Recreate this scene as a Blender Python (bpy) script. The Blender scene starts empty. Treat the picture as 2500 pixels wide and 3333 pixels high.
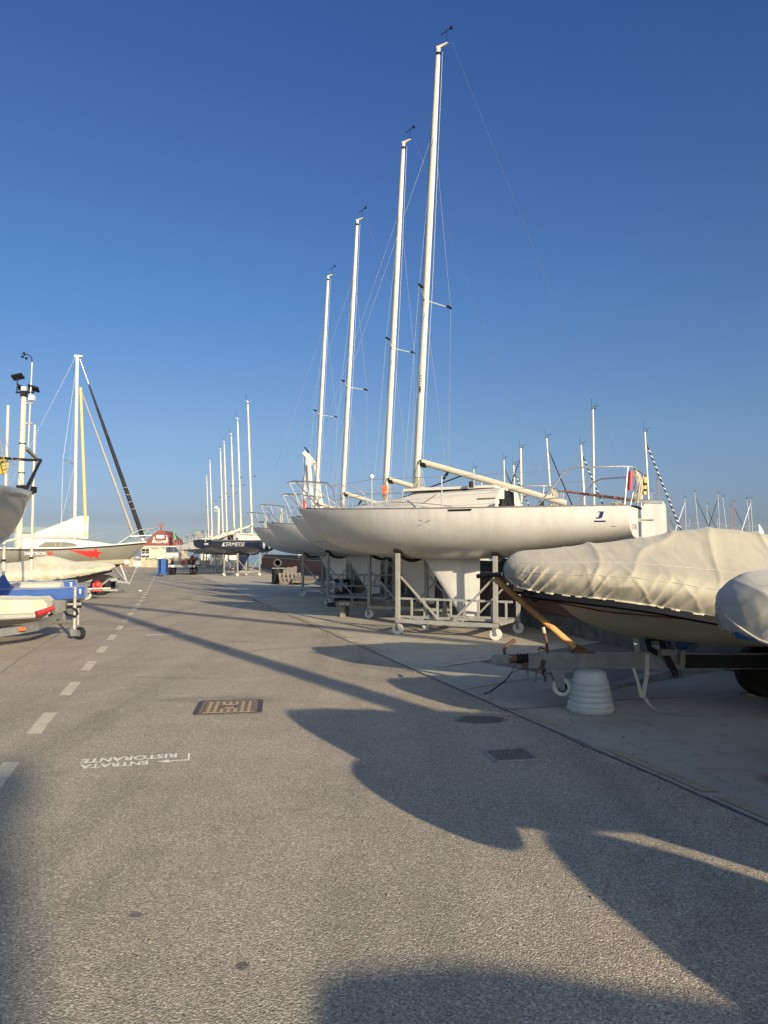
import bpy, bmesh, math, random
import numpy as np
from mathutils import Vector, Matrix, noise
R = math.radians
random.seed(7)
S = bpy.context.scene
COL = S.collection

# ------------------------------------------------------------------ camera
F = 2400.0; CX = 1250.0; CY = 1666.5
PITCH = math.atan(130.5 / F); EYE = 1.6
cam = bpy.data.cameras.new('camera'); cam_o = bpy.data.objects.new('camera', cam); COL.objects.link(cam_o)
cam.sensor_fit = 'VERTICAL'; cam.sensor_height = 36.0; cam.lens = 36.0 * F / 3333.0
cam.clip_start = 0.05; cam.clip_end = 9000
cam_o.location = (0, 0, EYE); cam_o.rotation_euler = (math.pi / 2 + PITCH, 0, 0)
S.camera = cam_o

def at(px, py, Y):
    """world point on the sight line of photo pixel (px,py) at world depth Y"""
    a = (px - CX) / F; b = (CY - py) / F
    c, s = math.cos(PITCH), math.sin(PITCH)
    k = Y / (c - b * s)
    return Vector((a * k, Y, EYE + k * (s + b * c)))

# ------------------------------------------------------------------ mesh builder
def interp(tab, x):
    """smooth monotone (pchip-like) table interpolation"""
    xs = [t[0] for t in tab]; ys = [t[1] for t in tab]
    if x <= xs[0]: return ys[0]
    if x >= xs[-1]: return ys[-1]
    n = len(xs)
    d = [(ys[i + 1] - ys[i]) / (xs[i + 1] - xs[i]) for i in range(n - 1)]
    m = [d[0]] + [0 if d[i - 1] * d[i] <= 0 else 2 * d[i - 1] * d[i] / (d[i - 1] + d[i]) for i in range(1, n - 1)] + [d[-1]]
    for i in range(n - 1):
        if x <= xs[i + 1]:
            h = xs[i + 1] - xs[i]; t = (x - xs[i]) / h
            return ((2*t**3 - 3*t*t + 1) * ys[i] + (t**3 - 2*t*t + t) * h * m[i] + (-2*t**3 + 3*t*t) * ys[i + 1] + (t**3 - t*t) * h * m[i + 1])

class MB:
    def __init__(s): s.v = []; s.f = []
    def add(s, vs, fs):
        o = len(s.v); s.v += [tuple(p) for p in vs]; s.f += [tuple(i + o for i in f) for f in fs]; return s
    def box(s, c, size, rot=None, taper=1.0):
        hx, hy, hz = size[0] / 2, size[1] / 2, size[2] / 2
        vs = []
        for z in (-hz, hz):
            k = taper if z > 0 else 1
            for x, y in ((-hx, -hy), (hx, -hy), (hx, hy), (-hx, hy)): vs.append(Vector((x * k, y * k, z)))
        if rot is not None:
            M = rot if isinstance(rot, Matrix) else Matrix.Rotation(rot, 3, 'Z')
            vs = [M @ v for v in vs]
        c = Vector(c)
        return s.add([v + c for v in vs], [(0, 3, 2, 1), (4, 5, 6, 7), (0, 1, 5, 4), (1, 2, 6, 5), (2, 3, 7, 6), (3, 0, 4, 7)])
    def bbar(s, p0, p1, w, h, up=(0, 0, 1)):
        """rectangular bar between two points"""
        p0, p1 = Vector(p0), Vector(p1); d = (p1 - p0).normalized(); up = Vector(up)
        if abs(d.dot(up)) > .98: up = Vector((1, 0, 0))
        a = d.cross(up).normalized(); b = a.cross(d).normalized()
        vs = []
        for p in (p0, p1):
            for i, j in ((-1, -1), (1, -1), (1, 1), (-1, 1)): vs.append(p + a * i * w / 2 + b * j * h / 2)
        return s.add(vs, [(0, 1, 2, 3), (7, 6, 5, 4), (0, 4, 5, 1), (1, 5, 6, 2), (2, 6, 7, 3), (3, 7, 4, 0)])
    def tube(s, p0, p1, r0, r1=None, n=10, flat=1.0, up=None):
        r1 = r0 if r1 is None else r1
        return s.path([p0, p1], [r0, r1], n, flat=flat, up=up)
    def path(s, pts, r, n=8, closed=False, caps=True, flat=1.0, up=None):
        pts = [Vector(p) for p in pts]; N = len(pts)
        rs = r if isinstance(r, (list, tuple)) else [r] * N
        t0 = (pts[1] - pts[0]).normalized()
        ref = Vector(up) if up is not None else (Vector((0, 0, 1)) if abs(t0.z) < .9 else Vector((1, 0, 0)))
        a = (ref - t0 * ref.dot(t0)).normalized()
        vs = []
        for i in range(N):
            if closed: t = (pts[(i + 1) % N] - pts[i - 1])
            else: t = pts[min(i + 1, N - 1)] - pts[max(i - 1, 0)]
            t = t.normalized() if t.length > 1e-9 else t0
            a = (a - t * a.dot(t)); a = a.normalized() if a.length > 1e-6 else t.orthogonal().normalized()
            b = t.cross(a)
            for k in range(n):
                w = 2 * math.pi * k / n
                vs.append(pts[i] + (a * math.cos(w) + b * math.sin(w) * flat) * rs[i])
        fs = []
        M = N if closed else N - 1
        for i in range(M):
            j = (i + 1) % N
            for k in range(n):
                k2 = (k + 1) % n
                fs.append((i * n + k, i * n + k2, j * n + k2, j * n + k))
        if caps and not closed:
            fs.append(tuple(range(n))[::-1]); fs.append(tuple((N - 1) * n + k for k in range(n)))
        return s.add(vs, fs)
    def loft(s, rings, closed=False, cap0=False, cap1=False):
        n = len(rings[0]); vs = [p for r in rings for p in r]; fs = []
        for i in range(len(rings) - 1):
            for k in range(n if closed else n - 1):
                k2 = (k + 1) % n
                fs.append((i * n + k, i * n + k2, (i + 1) * n + k2, (i + 1) * n + k))
        if cap0: fs.append(tuple(range(n))[::-1])
        if cap1: fs.append(tuple((len(rings) - 1) * n + k for k in range(n)))
        return s.add(vs, fs)
    def lathe(s, prof, c=(0, 0, 0), axis=(0, 0, 1), n=24, cap=True):
        ax = Vector(axis).normalized(); a = ax.orthogonal().normalized(); b = ax.cross(a); c = Vector(c)
        rings = [[c + ax * z + (a * math.cos(2 * math.pi * k / n) + b * math.sin(2 * math.pi * k / n)) * r for k in range(n)] for r, z in prof]
        return s.loft(rings, closed=True, cap0=cap, cap1=cap)
    def prism(s, poly, z0, z1, M=None):
        """extrude a 2-D outline between z0 and z1 (local frame given by matrix M)"""
        n = len(poly)
        vs = [Vector((x, y, z0)) for x, y in poly] + [Vector((x, y, z1)) for x, y in poly]
        if M is not None: vs = [M @ v for v in vs]
        fs = [tuple(range(n))[::-1], tuple(range(n, 2 * n))] + [(i, (i + 1) % n, n + (i + 1) % n, n + i) for i in range(n)]
        return s.add(vs, fs)
    def ball(s, c, r, sc=(1, 1, 1), n=12, m=8):
        c = Vector(c); rings = []
        for i in range(m + 1):
            th = math.pi * i / m
            rings.append([c + Vector((math.sin(th) * math.cos(2 * math.pi * k / n) * sc[0], math.sin(th) * math.sin(2 * math.pi * k / n) * sc[1], -math.cos(th) * sc[2])) * r for k in range(n)])
        return s.loft(rings, closed=True)
    def build(s, name, mat, parent=None, smooth=35, loc=None, rotz=None):
        me = bpy.data.meshes.new(name); me.from_pydata(s.v, [], s.f); me.update()
        me.materials.append(mat)
        if smooth:
            me.polygons.foreach_set('use_smooth', [True] * len(me.polygons))
            me.set_sharp_from_angle(angle=R(smooth))
        o = bpy.data.objects.new(name, me); COL.objects.link(o)
        if parent is not None: o.parent = parent
        if loc is not None: o.location = loc
        if rotz is not None: o.rotation_euler = (0, 0, rotz)
        return o

def tag(o, label=None, cat=None, group=None, kind=None):
    if label: o['label'] = label
    if cat: o['category'] = cat
    if group: o['group'] = group
    if kind: o['kind'] = kind
    return o
def empty(name, loc=(0, 0, 0), rotz=0, label=None, cat=None, group=None):
    o = bpy.data.objects.new(name, None); COL.objects.link(o)
    o.location = loc; o.rotation_euler = (0, 0, rotz); o.empty_display_size = .2
    return tag(o, label, cat, group)
def copy_tree(o, parent=None, skip=()):
    c = o.copy(); COL.objects.link(c); c.parent = parent
    for ch in list(o.children):
        if ch.name.split('.')[0] in skip: continue
        copy_tree(ch, c, skip)
    return c

# ------------------------------------------------------------------ materials
def nodes(name):
    m = bpy.data.materials.new(name); m.use_nodes = True
    nt = m.node_tree; b = nt.nodes['Principled BSDF']; return m, nt, b
def L(nt, a, b): nt.links.new(a, b)
def noise_node(nt, scale, detail=4, rough=.55, coord='Object', vec=None, dist=0):
    n = nt.nodes.new('ShaderNodeTexNoise'); n.inputs['Scale'].default_value = scale
    n.inputs['Detail'].default_value = detail; n.inputs['Roughness'].default_value = rough; n.inputs['Distortion'].default_value = dist
    if vec is None:
        tc = nt.nodes.new('ShaderNodeTexCoord'); vec = tc.outputs[coord]
    L(nt, vec, n.inputs['Vector']); return n
def ramp(nt, fac, stops):
    r = nt.nodes.new('ShaderNodeValToRGB')
    while len(r.color_ramp.elements) < len(stops): r.color_ramp.elements.new(.5)
    for e, (p, c) in zip(r.color_ramp.elements, stops):
        e.position = p; e.color = (*c, 1) if len(c) == 3 else c
    L(nt, fac, r.inputs['Fac']); return r
def mixc(nt, fac, a, b, mode='MIX'):
    x = nt.nodes.new('ShaderNodeMix'); x.data_type = 'RGBA'; x.blend_type = mode
    for sock, val in ((x.inputs[0], fac), (x.inputs[6], a), (x.inputs[7], b)):
        if hasattr(val, 'is_output'): L(nt, val, sock)
        else: sock.default_value = val if isinstance(val, (int, float)) else (*val, 1)
    return x.outputs[2]
def bump(nt, b, h, strength, dist=.01):
    x = nt.nodes.new('ShaderNodeBump'); x.inputs['Strength'].default_value = strength; x.inputs['Distance'].default_value = dist
    L(nt, h, x.inputs['Height']); L(nt, x.outputs['Normal'], b.inputs['Normal']); return x
def mat(name, c, rough=.5, metal=0, var=.12, vscale=6, dirt=None, dscale=2.5, damt=.35, bmp=0, bscale=60, coat=0):
    """painted / plain surface with tone variation, optional dirt and bump"""
    m, nt, b = nodes(name)
    n = noise_node(nt, vscale, 5, .6)
    lo = tuple(x * (1 - var) for x in c); hi = tuple(min(1, x * (1 + var)) for x in c)
    col = ramp(nt, n.outputs['Fac'], [(.3, lo), (.7, hi)]).outputs['Color']
    if dirt:
        d = noise_node(nt, dscale, 7, .68)
        msk = ramp(nt, d.outputs['Fac'], [(.5, (0, 0, 0)), (.72, (damt,) * 3)]).outputs['Color']
        col = mixc(nt, msk, col, dirt)
    L(nt, col, b.inputs['Base Color'])
    b.inputs['Roughness'].default_value = rough; b.inputs['Metallic'].default_value = metal
    if coat: b.inputs['Coat Weight'].default_value = coat; b.inputs['Coat Roughness'].default_value = .1
    if bmp:
        h = noise_node(nt, bscale, 3, .6); bump(nt, b, h.outputs['Fac'], bmp, .01)
    return m

M = {}
M['gel'] = mat('white_gelcoat', (.445, .435, .405), .32, var=.05, vscale=1.2, dirt=(.30, .27, .22), dscale=1.6, damt=.32, coat=.25)
def streaks(m, amt=.10):
    nt = m.node_tree; b = nt.nodes['Principled BSDF']; src = b.inputs['Base Color'].links[0].from_socket
    tc = nt.nodes.new('ShaderNodeTexCoord'); mp = nt.nodes.new('ShaderNodeMapping'); mp.inputs['Scale'].default_value = (7, 7, .5); L(nt, tc.outputs['Object'], mp.inputs['Vector'])
    n = noise_node(nt, 1.0, 5, .65, vec=mp.outputs[0])
    L(nt, mixc(nt, 1.0, src, ramp(nt, n.outputs['Fac'], [(.35, (1 - amt, 1 - amt * 1.1, 1 - amt * 1.3)), (.6, (1, 1, 1))]).outputs['Color'], 'MULTIPLY'), b.inputs['Base Color'])
streaks(M['gel'])
M['gelgrey'] = mat('pale_gelcoat', (.46, .45, .425), .34, var=.05, vscale=1.2, dirt=(.26, .24, .2), dscale=1.5, damt=.4, coat=.2)
M['deck'] = mat('deck_paint', (.40, .38, .335), .55, var=.06, vscale=3, dirt=(.33, .3, .25), damt=.3)
M['mast'] = mat('mast_paint', (.385, .355, .275), .38, var=.06, vscale=2.2, dirt=(.38, .33, .2), dscale=3, damt=.35)
M['alu'] = mat('anodised_aluminium', (.52, .52, .5), .35, .85, var=.1)
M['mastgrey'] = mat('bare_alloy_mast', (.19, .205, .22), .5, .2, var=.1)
M['steel'] = mat('stainless_tube', (.50, .49, .47), .38, .9, var=.06)
M['galv'] = mat('galvanised_steel', (.155, .16, .155), .5, .35, var=.2, vscale=9, dirt=(.17, .13, .09), dscale=6, damt=.5, bmp=.05)
M['galvw'] = mat('galvanised_cradle', (.235, .235, .215), .5, .2, var=.16, vscale=9, dirt=(.2, .15, .1), dscale=7, damt=.45, bmp=.05)
M['wire'] = mat('rigging_wire', (.22, .235, .25), .45, .4, var=.1)
M['rope'] = mat('pale_rope', (.27, .24, .19), .85, var=.25, vscale=40)
M['black'] = mat('black_plastic', (.011, .012, .013), .6, var=.2)
M['vane'] = mat('matt_black', (.006, .006, .007), 1.0)
M['vane'].node_tree.nodes['Principled BSDF'].inputs['Specular IOR Level'].default_value = 0
M['dullwire'] = mat('thin_dark_wire', (.07, .08, .095), .6)
M['rubber'] = mat('tyre_rubber', (.013, .013, .014), .75, var=.3, vscale=12, dirt=(.05, .045, .04), damt=.4)
M['nylon'] = mat('white_nylon_wheel', (.46, .45, .41), .45, var=.08, vscale=20, dirt=(.3, .27, .22), dscale=12, damt=.55)
M['wood'] = mat('varnished_wood', (.16, .07, .035), .45, var=.3, vscale=14)
M['toerail'] = mat('weathered_teak', (.13, .115, .10), .7, var=.3, vscale=15)
M['navy'] = mat('navy_gelcoat', (.010, .013, .028), .2, var=.1, coat=.5)
M['blue'] = mat('blue_paint', (.012, .022, .10), .4, var=.1)
M['blueletter'] = mat('blue_letter', (.010, .012, .075), .4, var=.05)
M['greyletter'] = mat('grey_letter', (.20, .20, .2), .5, var=.1)
M['whiteletter'] = mat('white_letter', (.42, .42, .41), .5, var=.05)
M['silver'] = mat('silver_grey_gelcoat', (.20, .205, .205), .16, .15, var=.08, vscale=2, coat=.6)
M['meteor'] = mat('grey_green_gelcoat', (.135, .13, .105), .4, var=.07, vscale=2, dirt=(.12, .11, .085), damt=.4)
M['antifoul'] = mat('black_antifouling', (.018, .018, .02), .7, var=.3)
M['red'] = mat('red_film', (.36, .018, .014), .45, var=.06)
M['redpaint'] = mat('red_plastic', (.27, .012, .016), .5, var=.15)
M['orange'] = mat('orange_plastic', (.60, .12, .03), .5, var=.1)
M['yellowpole'] = mat('yellowed_pole', (.42, .31, .10), .5, var=.12, vscale=4, dirt=(.3, .2, .07), damt=.4)
M['cream'] = mat('cream_pole_paint', (.42, .385, .26), .5, var=.08, dirt=(.35, .28, .15), damt=.4)
M['bluecover'] = None
M['rust'] = mat('rusty_iron', (.085, .04, .025), .85, var=.45, vscale=25, dirt=(.03, .02, .018), dscale=9, damt=.8, bmp=.3, bscale=90)
M['navystrake'] = mat('navy_rubber_strake', (.0035, .0045, .0075), .7, var=.15)
M['hullcream'] = mat('beige_hull', (.40, .345, .235), .5, var=.08, vscale=2, dirt=(.2, .16, .1), dscale=2.2, damt=.5)
M['bluehull'] = mat('bright_blue_hull', (.02, .085, .30), .3, var=.08, coat=.4)
M['buoy'] = mat('white_polyethylene', (.37, .375, .345), .5, var=.06, vscale=9, dirt=(.30, .31, .29), dscale=7, damt=.5, bmp=.05)
M['redrope'] = mat('dark_red_rope', (.16, .02, .02), .8, var=.3, vscale=30)
M['glass'] = mat('dark_window', (.012, .015, .02), .08, var=.1)
M['window'] = mat('smoky_window', (.10, .095, .08), .12, var=.1)
M['roofred'] = mat('red_painted_boards', (.125, .028, .020), .7, var=.15, vscale=2)
M['creamwall'] = mat('cream_wall', (.40, .36, .25), .8, var=.08, vscale=1.5)
M['sailcloth'] = mat('white_sailcloth', (.37, .36, .335), .75, var=.1, vscale=5, bmp=.2, bscale=9)
M['furlblack'] = mat('black_sail_sleeve', (.016, .017, .019), .7, var=.3)
M['furlwhite'] = mat('white_sail_roll', (.55, .55, .55), .7, var=.1)
M['brownmast'] = mat('brown_wood_mast', (.17, .075, .04), .6, var=.25, vscale=3)
M['yellow'] = mat('yellow_foam', (.40, .29, .035), .7, var=.15)
M['pallet'] = mat('grey_pallet_wood', (.13, .115, .095), .85, var=.3, vscale=9)
M['strap'] = mat('grey_webbing', (.34, .32, .27), .85, var=.2, vscale=30)
M['paint'] = None
for k_ in ('navystrake', 'black', 'furlblack', 'rubber', 'antifoul'): M[k_].node_tree.nodes['Principled BSDF'].inputs['Specular IOR Level'].default_value = .12

# fabric: weave, stains, wrinkle bump
def fabric(name, c, dirtc, wr=.38):
    m, nt, b = nodes(name)
    n1 = noise_node(nt, 2.2, 6, .65); n2 = noise_node(nt, 14, 4, .6)
    col = ramp(nt, n1.outputs['Fac'], [(.32, dirtc), (.52, c), (.75, tuple(min(1, x * 1.08) for x in c))]).outputs['Color']
    sp = ramp(nt, n2.outputs['Fac'], [(.62, (0, 0, 0)), (.78, (.3, .3, .3))]).outputs['Color']
    col = mixc(nt, sp, col, dirtc)
    L(nt, col, b.inputs['Base Color']); b.inputs['Roughness'].default_value = .82
    b.inputs['Sheen Weight'].default_value = .15
    tc = nt.nodes.new('ShaderNodeTexCoord'); mp = nt.nodes.new('ShaderNodeMapping'); mp.inputs['Scale'].default_value = (1.0, .35, .28); mp.inputs['Rotation'].default_value = (0, R(24), 0)
    L(nt, tc.outputs['Object'], mp.inputs['Vector'])
    w = noise_node(nt, 7, 2, .45, dist=.4, vec=mp.outputs[0]); fine = noise_node(nt, 420, 2, .5)
    a = nt.nodes.new('ShaderNodeMath'); a.operation = 'MULTIPLY_ADD'; a.inputs[1].default_value = .06
    L(nt, fine.outputs['Fac'], a.inputs[0]); L(nt, w.outputs['Fac'], a.inputs[2])
    bump(nt, b, a.outputs[0], wr, .05); return m
M['cover'] = fabric('cream_canvas', (.245, .224, .172), (.20, .178, .13))
M['coverpale'] = fabric('pale_canvas', (.36, .335, .255), (.29, .26, .18))
M['covergrey'] = fabric('grey_canvas', (.29, .28, .25), (.23, .22, .195))
M['bluecover'] = fabric('blue_canvas', (.014, .056, .20), (.010, .042, .15), .3)

def brick():
    m, nt, b = nodes('red_brick')
    tc = nt.nodes.new('ShaderNodeTexCoord')
    sep = nt.nodes.new('ShaderNodeSeparateXYZ'); L(nt, tc.outputs['Object'], sep.inputs[0])
    com = nt.nodes.new('ShaderNodeCombineXYZ'); L(nt, sep.outputs['X'], com.inputs['X']); L(nt, sep.outputs['Z'], com.inputs['Y'])
    t = nt.nodes.new('ShaderNodeTexBrick'); L(nt, com.outputs[0], t.inputs['Vector'])
    t.inputs['Scale'].default_value = 1.0; t.inputs['Brick Width'].default_value = .25; t.inputs['Row Height'].default_value = .065
    t.inputs['Mortar Size'].default_value = .008; t.inputs['Color1'].default_value = (.22, .07, .045, 1); t.inputs['Color2'].default_value = (.15, .05, .035, 1)
    t.inputs['Mortar'].default_value = (.2, .16, .13, 1)
    n = noise_node(nt, 3, 6, .65)
    col = mixc(nt, n.outputs['Fac'], t.outputs['Color'], (.11, .06, .045))
    L(nt, col, b.inputs['Base Color']); b.inputs['Roughness'].default_value = .9
    bump(nt, b, t.outputs['Fac'], -.4, .01); return m
M['brick'] = brick()
M['darkshade'] = mat('dark_blue_shade', (.016, .024, .038), .55, var=.3, vscale=3)  # dark blue tone; on the parapet it carries the shade of the face
M['plinth'] = mat('stained_concrete', (.10, .095, .085), .9, var=.35, vscale=5, dirt=(.03, .03, .028), dscale=3, damt=.7, bmp=.4, bscale=20)
M['stone'] = mat('limestone', (.30, .26, .18), .9, var=.2, vscale=2, dirt=(.25, .2, .13), dscale=1.5, damt=.6)
M['whitewall'] = mat('white_render', (.38, .37, .35), .8, var=.05)
M['seaglass'] = mat('tinted_glass', (.13, .17, .18), .15, var=.1)

def asphalt(name='road_asphalt', base=(.318, .278, .214), stains=()):
    m, nt, b = nodes(name)
    tc = nt.nodes.new('ShaderNodeTexCoord'); P = tc.outputs['Object']
    big = noise_node(nt, .22, 5, .6, vec=P); mid = noise_node(nt, 1.6, 5, .62, vec=P)
    gr = nt.nodes.new('ShaderNodeTexVoronoi'); gr.inputs['Scale'].default_value = 125; L(nt, P, gr.inputs['Vector'])
    gr2 = noise_node(nt, 80, 3, .7, vec=P)
    mpt_ = nt.nodes.new('ShaderNodeMapping'); mpt_.inputs['Rotation'].default_value = (0, 0, R(-17)); mpt_.inputs['Scale'].default_value = (1.0, .06, 1); L(nt, P, mpt_.inputs['Vector'])
    trk = noise_node(nt, 1.5, 4, .6, vec=mpt_.outputs[0]); pat = noise_node(nt, .55, 6, .7, vec=P, dist=.8)
    # stones: random tone per chip
    sepc = nt.nodes.new('ShaderNodeSeparateColor'); L(nt, gr.outputs['Color'], sepc.inputs[0])
    chip = ramp(nt, sepc.outputs[0], [(0, tuple(x * .62 for x in base)), (.45, base), (.8, tuple(x * 1.2 for x in base)), (1, (base[0] * 1.75, base[1] * 1.75, base[2] * 1.75))]).outputs['Color']
    pit = ramp(nt, gr2.outputs['Fac'], [(.34, (.45, .45, .47)), (.5, (1, 1, 1))]).outputs['Color']
    col = mixc(nt, 1.0, chip, pit, 'MULTIPLY')
    t1 = ramp(nt, big.outputs['Fac'], [(.3, (.86, .86, .87)), (.7, (1.08, 1.06, 1.02))]).outputs['Color']
    t2 = ramp(nt, mid.outputs['Fac'], [(.3, (.9, .9, .9)), (.7, (1.06, 1.06, 1.05))]).outputs['Color']
    col = mixc(nt, 1.0, col, t1, 'MULTIPLY'); col = mixc(nt, 1.0, col, t2, 'MULTIPLY')
    col = mixc(nt, 1.0, col, ramp(nt, trk.outputs['Fac'], [(.36, (.87, .875, .885)), (.5, (1, 1, 1)), (.66, (1.07, 1.06, 1.04))]).outputs['Color'], 'MULTIPLY')
    col = mixc(nt, 1.0, col, ramp(nt, pat.outputs['Fac'], [(.34, (.80, .80, .815)), (.44, (1, 1, 1))]).outputs['Color'], 'MULTIPLY')
    # oil stains and spots with a place of their own
    wob = noise_node(nt, 4, 4, .6, vec=P)
    for (x, y, rx, ry, amt) in stains:
        mp = nt.nodes.new('ShaderNodeMapping'); mp.vector_type = 'POINT'
        mp.inputs['Location'].default_value = (-x / rx, -y / ry, 0); mp.inputs['Scale'].default_value = (1 / rx, 1 / ry, 0)
        L(nt, P, mp.inputs['Vector'])
        ln = nt.nodes.new('ShaderNodeVectorMath'); ln.operation = 'LENGTH'; L(nt, mp.outputs[0], ln.inputs[0])
        ad = nt.nodes.new('ShaderNodeMath'); ad.operation = 'MULTIPLY_ADD'; ad.inputs[1].default_value = .9
        L(nt, wob.outputs['Fac'], ad.inputs[0]); L(nt, ln.outputs['Value'], ad.inputs[2])
        mk = ramp(nt, ad.outputs[0], [(.75, (amt,) * 3), (1.0, (0, 0, 0))])
        mk.color_ramp.elements[0].position = .8; mk.color_ramp.elements[1].position = 1.0
        sc = nt.nodes.new('ShaderNodeMath'); sc.operation = 'MULTIPLY'; sc.inputs[1].default_value = .7; L(nt, ad.outputs[0], sc.inputs[0])
        nt.links.remove(mk.inputs['Fac'].links[0]); L(nt, sc.outputs[0], mk.inputs['Fac'])
        col = mixc(nt, mk.outputs['Color'], col, (.045, .043, .042))
    L(nt, col, b.inputs['Base Color']); b.inputs['Roughness'].default_value = .85
    b.inputs['Specular IOR Level'].default_value = .25
    h = nt.nodes.new('ShaderNodeMath'); h.operation = 'MULTIPLY_ADD'; h.inputs[1].default_value = -1.2
    L(nt, gr.outputs['Distance'], h.inputs[0]); L(nt, gr2.outputs['Fac'], h.inputs[2])
    bump(nt, b, h.outputs[0], .55, .006)
    return m
def concrete():
    m, nt, b = nodes('yard_concrete')
    tc = nt.nodes.new('ShaderNodeTexCoord'); P = tc.outputs['Object']
    a = noise_node(nt, .7, 6, .65, vec=P); c = noise_node(nt, 5, 6, .7, vec=P); g = noise_node(nt, 120, 3, .7, vec=P)
    col = ramp(nt, a.outputs['Fac'], [(.3, (.265, .242, .19)), (.5, (.345, .312, .24)), (.7, (.39, .355, .275))]).outputs['Color']
    st = ramp(nt, c.outputs['Fac'], [(.52, (0, 0, 0)), (.75, (.55, .55, .55))]).outputs['Color']
    col = mixc(nt, st, col, (.15, .135, .105))
    gg = ramp(nt, g.outputs['Fac'], [(.3, (.75, .75, .75)), (.6, (1.08, 1.08, 1.08))]).outputs['Color']
    col = mixc(nt, 1.0, col, gg, 'MULTIPLY')
    # rusty drip stain by the wall side
    for (x, y, rx, ry) in ((2.75, 5.25, .28, .35), (-.9, 13.9, .55, .22)):
        mp = nt.nodes.new('ShaderNodeMapping'); mp.inputs['Location'].default_value = (-x / rx, -y / ry, 0); mp.inputs['Scale'].default_value = (1 / rx, 1 / ry, 0)
        L(nt, P, mp.inputs['Vector'])
        ln = nt.nodes.new('ShaderNodeVectorMath'); ln.operation = 'LENGTH'; L(nt, mp.outputs[0], ln.inputs[0])
        ad = nt.nodes.new('ShaderNodeMath'); ad.operation = 'MULTIPLY_ADD'; ad.inputs[1].default_value = .9
        L(nt, c.outputs['Fac'], ad.inputs[0]); L(nt, ln.outputs['Value'], ad.inputs[2])
        mk = ramp(nt, ad.outputs[0], [(.55, (.75,) * 3), (1.0, (0, 0, 0))])
        col = mixc(nt, mk.outputs['Color'], col, (.09, .04, .022))
    L(nt, col, b.inputs['Base Color']); b.inputs['Roughness'].default_value = .85; b.inputs['Specular IOR Level'].default_value = .25
    bump(nt, b, g.outputs['Fac'], .35, .006); return m
def road_paint(name, c, wear):
    m, nt, b = nodes(name)
    n = noise_node(nt, 70, 4, .75); n2 = noise_node(nt, 5, 3)
    s = nt.nodes.new('ShaderNodeMath'); s.operation = 'MULTIPLY_ADD'; s.inputs[1].default_value = .35
    L(nt, n2.outputs['Fac'], s.inputs[0]); L(nt, n.outputs['Fac'], s.inputs[2])
    mk = ramp(nt, s.outputs[0], [(wear - .08, (0, 0, 0)), (wear + .05, (1, 1, 1))]).outputs['Color']
    L(nt, mixc(nt, mk, (.2, .185, .15), c), b.inputs['Base Color']); b.inputs['Roughness'].default_value = .8
    bump(nt, b, n.outputs['Fac'], .3, .004); return m
M['paint'] = road_paint('worn_road_paint', (.46, .41, .30), .60)
M['paintw'] = road_paint('white_stencil_paint', (.62, .59, .52), .54)
M['painty'] = road_paint('faded_yellow_paint', (.33, .28, .16), .66)

# ------------------------------------------------------------------ world and sun
SUN_AZ = R(180 - 28); SUN_EL = R(16.2)
w = bpy.data.worlds.new('World'); S.world = w; w.use_nodes = True
nt = w.node_tree; bg = nt.nodes['Background']
sky = nt.nodes.new('ShaderNodeTexSky'); sky.sky_type = 'NISHITA'; sky.sun_disc = False
sky.sun_elevation = SUN_EL; sky.sun_rotation = SUN_AZ; sky.air_density = 1.0; sky.dust_density = 1.0; sky.ozone_density = 2.2; sky.altitude = 0
# clear evening sky: deep blue away from the sun, bright around it
tcw = nt.nodes.new('ShaderNodeTexCoord'); sxyz = nt.nodes.new('ShaderNodeSeparateXYZ'); L(nt, tcw.outputs['Generated'], sxyz.inputs[0])
far_sky = ramp(nt, sxyz.outputs['Z'], [(0, (.50, .60, .92)), (.012, (.42, .50, .74)), (.04, (.296, .324, .49)), (.156, (.334, .378, .48)), (.32, (.273, .392, .545)), (.61, (.236, .343, .588)), (1, (.3, .4, .62))]).outputs['Color']
dt = nt.nodes.new('ShaderNodeVectorMath'); dt.operation = 'DOT_PRODUCT'; L(nt, tcw.outputs['Generated'], dt.inputs[0])
dt.inputs[1].default_value = (math.sin(SUN_AZ), math.cos(SUN_AZ), 0)
mr = nt.nodes.new('ShaderNodeMapRange'); mr.interpolation_type = 'SMOOTHSTEP'; mr.inputs['From Min'].default_value = -.45; mr.inputs['From Max'].default_value = .55
L(nt, dt.outputs['Value'], mr.inputs['Value'])
fac = mixc(nt, mr.outputs['Result'], far_sky, (1.45, 1.45, 1.45))
L(nt, mixc(nt, 1.0, sky.outputs['Color'], fac, 'MULTIPLY'), bg.inputs['Color']); bg.inputs['Strength'].default_value = .11
sl = bpy.data.lights.new('sun', 'SUN'); sl.energy = 5.0; sl.angle = R(.53); sl.color = (1, .85, .62)
so = bpy.data.objects.new('sun', sl); COL.objects.link(so)
sd = Vector((math.sin(SUN_AZ) * math.cos(SUN_EL), math.cos(SUN_AZ) * math.cos(SUN_EL), math.sin(SUN_EL)))
so.rotation_euler = sd.to_track_quat('Z', 'Y').to_euler(); so.location = sd * 60
S.view_settings.view_transform = 'Standard'; S.view_settings.look = 'None'; S.view_settings.exposure = 1.0; S.view_settings.gamma = 1

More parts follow.
